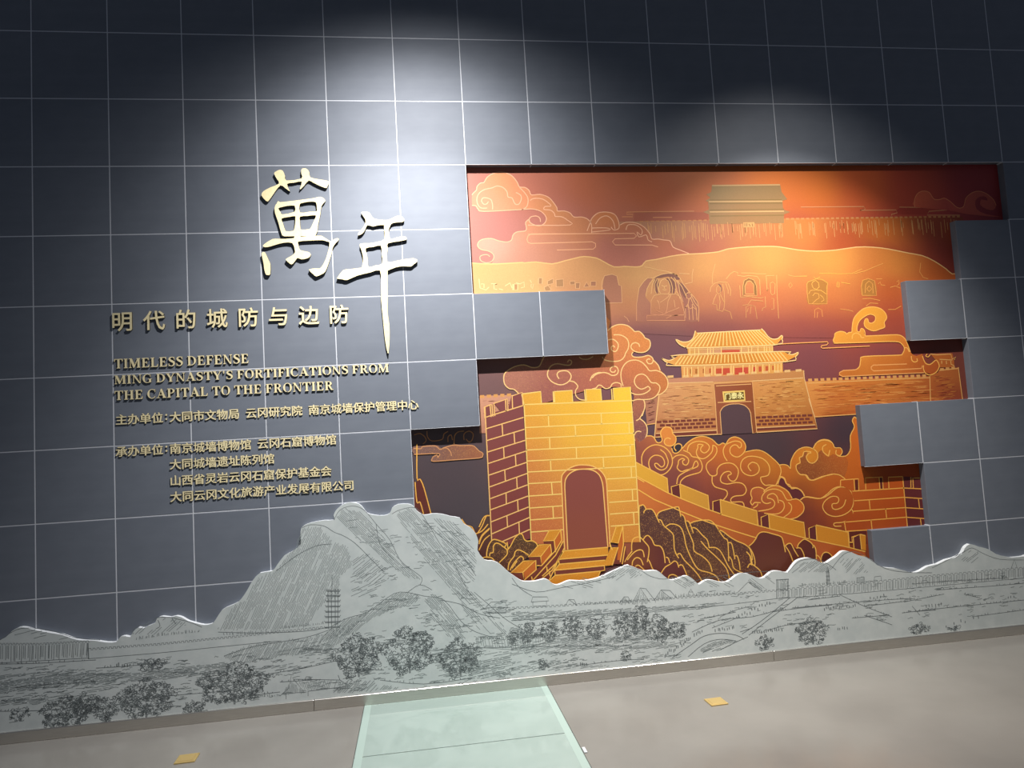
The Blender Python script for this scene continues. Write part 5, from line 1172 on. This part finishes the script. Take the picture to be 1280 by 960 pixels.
# water and meadow tones
for poly, deg, gap, keep in (
    (W("-203,393 77,387 473,338 789,334 1065,342 1157,316 1063,283 697,274 472,285 76,291 -204,287"), 4, 0.0065, 0.9),
    (W("-182,273 32,250 361,262 472,262 250,216 -54,214 -183,217"), 4, 0.009, 0.7),
    (W("1250,288 1535,308 1751,310 1726,277 1438,257 1273,262"), 8, 0.010, 0.6),
    (W("1695,99 1794,161 1939,146 2108,80 1863,82"), 40, 0.009, 0.7),
    (W("2318,304 2823,230 2815,94 2559,83 2359,128"), 5, 0.008, 0.75),
    (W("2827,292 3139,280 3483,237 3942,186 3912,150 3479,179 2977,195 2821,200"), 5, 0.008, 0.75),
    (W("2832,392 2934,345 3352,280 3945,219 3617,224 2983,295 2827,305"), 5, 0.008, 0.85),
    (W("2838,480 3632,434 4296,414 4181,385 3360,402 2834,425"), 4, 0.007, 0.85),
    (W("4076,121 4163,164 4290,171 4344,147 4214,107 4102,100"), 15, 0.007, 0.9),
    (W("2819,168 3079,155 3471,78 3127,87 2815,101"), 8, 0.009, 0.6),
    (W("1394,381 1706,387 1704,339 1393,345"), 5, 0.009, 0.6)):
    ink('pencil_shading', hatch(poly, deg, gap, 0.0015, keep, (0.02, 0.09)), 0.0034, M_INK2)
# loose scribbles that darken the near meadow
for poly, n in ((W("-182,432 1253,383 1243,76 -183,115"), 750), (W("2835,442 3985,376 3961,68 2816,106"), 420), (W("1255,455 2827,305 2813,57 1244,111"), 520), (W("3995,506 6527,427 6492,150 3971,196"), 350), (W("1794,770 2842,555 2828,317 1876,395"), 260), (W("1784,1142 2611,1056 2591,678 2039,749"), 160)):
    out = []
    for i in range(n):
        u, v = random.random(), random.random()
        a_ = lerp(poly[0], poly[1], u); b_ = lerp(poly[3], poly[2], u)
        x, z = lerp(a_, b_, v)
        cl_ = math.sin(x * 9 + 2) * math.sin(z * 31 + x * 4)
        if cl_ < -0.1: continue
        l = random.uniform(0.015, 0.06)
        out.append([(x + l * t, z + random.uniform(-.004, .004) + l * t * 0.04) for t in (0, .33, .66, 1)])
    ink('pencil_scribbles', out, 0.0032, M_INK2)
# contour lines of ridges
ink('ridge_lines', [W("1747,1145 1786,1204 1861,1224 1934,1194 2005,1101 2087,994 2144,865 2216,797 2276,742 2262,701"), W("2107,1156 2158,1178 2260,1183 2331,1077 2400,945 2471,839 2540,682 2587,603"), W("1551,1110 1600,1126 1685,1112 1744,1070 1804,1041 1876,986 1970,879 2041,799"), W("1386,858 1509,941 1631,993 1729,997"), W("1710,496 1809,536 1932,561 2034,626 2135,667 2283,629 2408,593 2502,460 2600,376 2776,310"),
    W("2306,1104 2403,995 2501,912 2572,805 2619,726"), W("2005,1101 2024,974 2107,868"), W("2601,626 2686,544 2784,447 2883,375 2959,330"), W("1035,523 1256,497 1541,480 1685,491"), W("1066,378 1254,419 1539,440 1709,479"), W("2185,662 2262,701 2335,662"), W("2383,595 2508,559 2632,486 2758,449"),
    W("-181,591 -94,641 -8,644 123,609 232,564 365,539"), W("544,569 579,601 647,607 681,639 761,636 807,620 875,597 943,560"), W("692,626 703,590 680,575"), W("772,630 794,593"),
    W("3445,657 3515,697 3611,708 3704,674 3770,629 3864,601 3976,612 4029,576"), W("4041,559 4141,585 4254,589 4368,593 4483,596 4626,590"), W("4741,575 4835,642 4952,644 5037,604 5092,559"), W("5064,575 5161,662 5252,669 5337,621 5450,544 5597,504 5810,481"), W("5813,514 5942,559 6072,604 6138,627 6227,578 6348,531 6537,511"), W("2848,656 3001,592 3160,604 3375,624 3539,649"), W("2850,694 2898,626 2973,569")], 0.003, M_INK, True)
# ground contours and paths
gl = []
for a_ in (W("-182,454 34,438 341,426"), W("-97,309 33,314 339,299"), W("-183,187 75,166 337,172"), W("340,379 518,373 744,374"), W("470,170 740,176 1153,168"), W("1248,241 1533,260 1726,284"), W("1388,191 1578,183"), W("1772,236 2015,199"), W("1988,141 2257,89 2559,95"), W("2367,287 2595,277 2825,260"), W("1198,128 1386,132"), W("2830,355 2931,307"), W("2824,255 3163,235 3614,191"), W("3233,102 3500,108 3689,100"), W("4563,205 4738,229 4912,226"), W("4602,321 4805,329 5040,329"), W("4748,334 5337,330 5638,320"),
    W("5177,228 5446,223"), W("5105,391 5274,300 5475,209"), W("5274,298 5606,306"), W("5575,301 5885,328"), W("5633,268 5686,201"), W("5553,229 5874,233 6186,233 6503,233"), W("6039,315 6160,277"), W("5649,417 5957,413 6395,396"), W("5827,361 6263,351 6517,349"), W("5268,239 5469,156"), W("5598,231 5812,225"), W("6082,154 6494,164"), W("4868,377 5104,383"), W("4030,242 4230,302 4457,302 4690,339"), W("4092,320 4347,344"), W("4170,255 4372,310"), W("4232,322 4348,357 4463,373")):
    gl.append(a_)
ink('ground_lines', gl, 0.0032, M_INK, True)
dots = []
for a_ in gl:
    for p0, p1 in zip(a_, a_[1:]):
        n = int(math.hypot(p1[0] - p0[0], p1[1] - p0[1]) / 0.014)
        for k in range(n):
            if random.random() < 0.45:
                q = lerp(p0, p1, (k + random.random()) / max(n, 1)); h = random.uniform(0.003, 0.014)
                dots.append([q, (q[0] + random.uniform(-.008, .008), q[1] + h)])
ink('grass_tufts', dots, 0.0034, M_INK)


# city walls with crenels and shaded faces
def city_wall(top, bot, n, hatch_n, crenel=0.009):
    out = [bot]
    L = []
    tot = [0]
    for a_, b_ in zip(top, top[1:]): tot.append(tot[-1] + math.hypot(b_[0] - a_[0], b_[1] - a_[1]))
    def at(line, t):
        ln = [0]
        for a_, b_ in zip(line, line[1:]): ln.append(ln[-1] + math.hypot(b_[0] - a_[0], b_[1] - a_[1]))
        d = t * ln[-1]
        for i in range(len(line) - 1):
            if d <= ln[i + 1] + 1e-9: return lerp(line[i], line[i + 1], (d - ln[i]) / (ln[i + 1] - ln[i]))
        return line[-1]
    for i in range(n):
        p0, p1, p2 = at(top, i / n), at(top, (i + 0.55) / n), at(top, (i + 1) / n)
        L += [(p0[0], p0[1] + crenel), (p1[0], p1[1] + crenel), p1, p2]
    out.append(L)
    for i in range(hatch_n):
        t = (i + random.random() * 0.7) / hatch_n
        a_, b_ = at(top, t), at(bot, t)
        out.append([lerp(a_, b_, 0.05), lerp(a_, b_, random.uniform(0.75, 1.0))])
    return out


ink('city_wall', city_wall(W("-202,566 35,543 309,533"), W("-203,461 301,441"), 28, 46), 0.003, M_INK)
ink('city_wall', city_wall(W("302,487 701,479 1162,482 1661,489"), W("297,437 700,432 1161,435 1396,436"), 60, 0), 0.003, M_INK)
ink('city_wall', city_wall(W("2585,340 2853,302 3090,325"), W("2595,282 2849,240 3086,275"), 20, 30), 0.0028, M_INK2)
ink('city_wall', city_wall(W("2839,500 3100,489 3635,475 4188,463 4730,453"), W("2834,425 3630,408 4295,396 4725,408"), 66, 0), 0.003, M_INK)
ink('city_wall', city_wall(W("4658,459 5200,450 5838,456 6562,452"), W("4653,406 5194,391 5830,388 6554,385"), 56, 150), 0.0028, M_INK)
ink('city_wall_corner', [W("298,527 301,436"), W("4736,522 4725,400"), W("4656,534 4644,407"), W("4650,529 4742,527")], 0.005, M_INK)
ink('road_lines', [W("4377,196 4511,263 4663,355 4740,404"), W("4424,184 4569,271 4721,358 4797,402"), W("4364,211 4451,229"), W("3879,89 4024,165 4111,208 4223,216 4334,193 4388,161"), W("3990,85 4106,157 4220,177 4331,156"), W("4214,107 4330,148 4417,174")], 0.0038, M_INK, True)
# pagoda
pg = [W("1722,806 1719,722"), W("1694,724 1688,481"), W("1714,723 1707,479"), W("1738,721 1729,487"), W("1755,719 1744,491")]
pa, pb, pc, pd = W("1684,716 1767,708 1666,493 1758,489")
for k in range(8):
    t = k / 7.0
    a_, b_ = lerp(pa, pc, t), lerp(pb, pd, t)
    pg += [[(a_[0] - 0.004, a_[1] + 0.006), a_, b_, (b_[0] + 0.004, b_[1] + 0.006)], [(a_[0], a_[1] - 0.006), (b_[0], b_[1] - 0.006)]]
ink('drawn_pagoda', pg, 0.0035, M_INK)
# houses and towers
ink('drawn_houses', [W("1385,108 1439,150 1455,220 1482,181 1528,117 1397,118"), W("1471,199 1745,166 1804,124 1552,119"), W("1535,188 1543,206 1567,204 1573,184"), W("1421,116 1420,85"), W("1552,119 1551,90"), W("1745,166 1735,196"), W("2672,525 2707,554 2795,547 2814,512 2672,520"), W("2690,518 2688,486 2799,478 2801,513"), W("2658,496 2825,481"),
    W("2966,531 2978,563 3072,555 3081,529 2966,531"), W("2976,530 2975,503 3064,497 3066,530"), W("3184,484 3213,525 3264,485"), W("3213,525 3248,522 3264,485"), W("3548,467 3583,510 3613,466"), W("3583,510 3610,508 3629,470"), W("3634,459 3696,558 3757,459"), W("3696,558 3736,549 3793,466"), W("3785,467 3837,532 3909,466"), W("3837,532 3900,524 3942,469"), W("4372,473 4449,533 4529,473"), W("4449,533 4490,516 4543,469"),
    W("4021,483 4028,503 4056,500 4057,479"), W("4031,503 4044,522 4053,501"), W("5236,458 5240,493 5294,496 5296,458"), W("5365,458 5372,490 5420,491 5423,458"), W("6429,463 6462,522 6474,465")], 0.0032, M_INK)
ink('drawn_house_hatching', hatch(W("3639,459 3695,552 3754,459"), 75, 0.006, 0, 0.9) + hatch(W("3790,466 3836,527 3909,466"), 80, 0.007, 0, 0.9) + hatch(W("3548,467 3583,505 3629,470"), 75, 0.006, 0, 0.9) + hatch(W("1397,118 1454,196 1528,117"), 80, 0.006, 0, 0.9) + hatch(W("1483,186 1745,161 1792,128 1552,124"), 70, 0.010, 0, 0.8) + hatch(W("5236,458 5240,493 5294,496 5296,458"), 80, 0.006, 0, 1) + hatch(W("4661,528 4736,522 4730,453 4655,459"), 85, 0.006, 0, 0.9), 0.0026, M_INK2)
ink('drawn_tower', [W("5017,460 5020,552 5032,589 5038,550 5035,462"), W("5020,552 5041,550"), W("5014,525 5041,523"), W("5012,499 5041,496"), W("5034,578 5023,465")], 0.0045, M_INK)


# trees: crowns of small curled strokes over a forked trunk
def tree(cx, cz, rx, rz, dens=1.0, mat=None):
    out = []
    n = int(dens * 260 * rx * rz / 0.01)
    for i in range(n):
        a = random.uniform(0, 2 * math.pi); r = math.sqrt(random.random())
        lump = 1 + 0.12 * math.sin(a * 5 + cx * 40) + 0.07 * math.sin(a * 9)
        x = cx + rx * r * lump * math.cos(a); z = cz + rz * r * lump * math.sin(a)
        s = random.uniform(0.005, 0.011); a0 = random.uniform(0, 6.3)
        if random.random() < 0.35 and r < 0.7 and math.cos(a) < 0.3: continue
        out.append([(x + s * math.cos(a0 + t), z + s * 0.8 * math.sin(a0 + t)) for t in (0, 0.9, 1.8, 2.8, 3.7)])
    zb = cz - rz * 1.05
    for k in (-1, 0, 1):
        out.append([(cx + 0.004 * k, zb), (cx + 0.006 * k, zb + rz * 0.5), (cx + rx * 0.35 * k, cz + rz * 0.1)])
    o = ink('drawn_tree', out, 0.0030, mat or M_INK, False, dy=0.0001)
    return o


def trees(pts, rad, dens=1.0, mat=None):
    for (x, z), (rx, rz) in zip(pts, rad): tree(x, z, rx * 0.0026, rz * 0.0026, dens, mat)


trees(W("1860,304 2173,306 2490,225 1119,207 616,177 173,140 392,139 886,86 -76,160 653,367 282,178"), [(55, 48), (60, 52), (50, 42), (78, 44), (62, 42), (54, 34), (26, 28), (26, 18), (20, 14), (28, 12), (30, 24)], 1.25)
trees(W("2928,345 3070,342 3223,343 3387,328 3575,326 3791,290 4877,168 4533,126 5676,109 5935,91 3569,132 3025,135 3696,371 3921,263 2828,317"), [(24, 24), (26, 24), (27, 26), (26, 26), (36, 34), (38, 32), (44, 32), (24, 18), (30, 13), (18, 7), (14, 12), (14, 14), (18, 30), (26, 20), (14, 16)], 1.2)
tl = []
for a_ in (W("1398,508 1542,509 1662,513"), W("566,520 702,531 931,533"), W("1069,501 1256,493 1398,494"), W("3312,483 3526,474 3635,470"), W("3938,479 4357,461"), W("4819,472 5231,464"), W("97,187 250,182"), W("2597,327 2880,312"), W("1152,121 1385,108")):
    for p0, p1 in zip(a_, a_[1:]):
        n = int(math.hypot(p1[0] - p0[0], p1[1] - p0[1]) / 0.011)
        for k in range(n):
            q = lerp(p0, p1, (k + random.random()) / max(n, 1)); h = random.uniform(0.006, 0.022)
            tl.append([q, (q[0] + random.uniform(-.004, .004), q[1] + h)])
ink('distant_trees', tl, 0.0036, M_INK2)
# little walking figures on the road and fields
pp = []
for pts, n, sp in ((W("3826,102 4026,196"), 16, 0.012), (W("4041,210 4113,234"), 5, 0.01), (W("4190,227 4338,239"), 9, 0.006), (W("4447,190 4671,192"), 14, 0.006), (W("5058,156 5147,159"), 5, 0.004), (W("5140,299 5229,302"), 4, 0.004), (W("5737,245 5877,255"), 6, 0.008), (W("3260,99 3313,99"), 4, 0.003), (W("4978,297 5126,306"), 12, 0.008), (W("5323,342 5444,348"), 5, 0.006), (W("4342,291 4608,386"), 14, 0.012), (W("6371,250 6449,260"), 3, 0.003), (W("5874,96 6175,145"), 6, 0.01), (W("451,373 541,378"), 6, 0.01)):
    for k in range(n):
        q = lerp(pts[0], pts[1], (k + 0.5 * random.random()) / n)
        z = q[1] + random.uniform(-sp, sp)
        pp.append([(q[0], z), (q[0] + random.uniform(-.002, .002), z + random.uniform(0.014, 0.022))])
ink('drawn_figures', pp, 0.0055, M_INK)
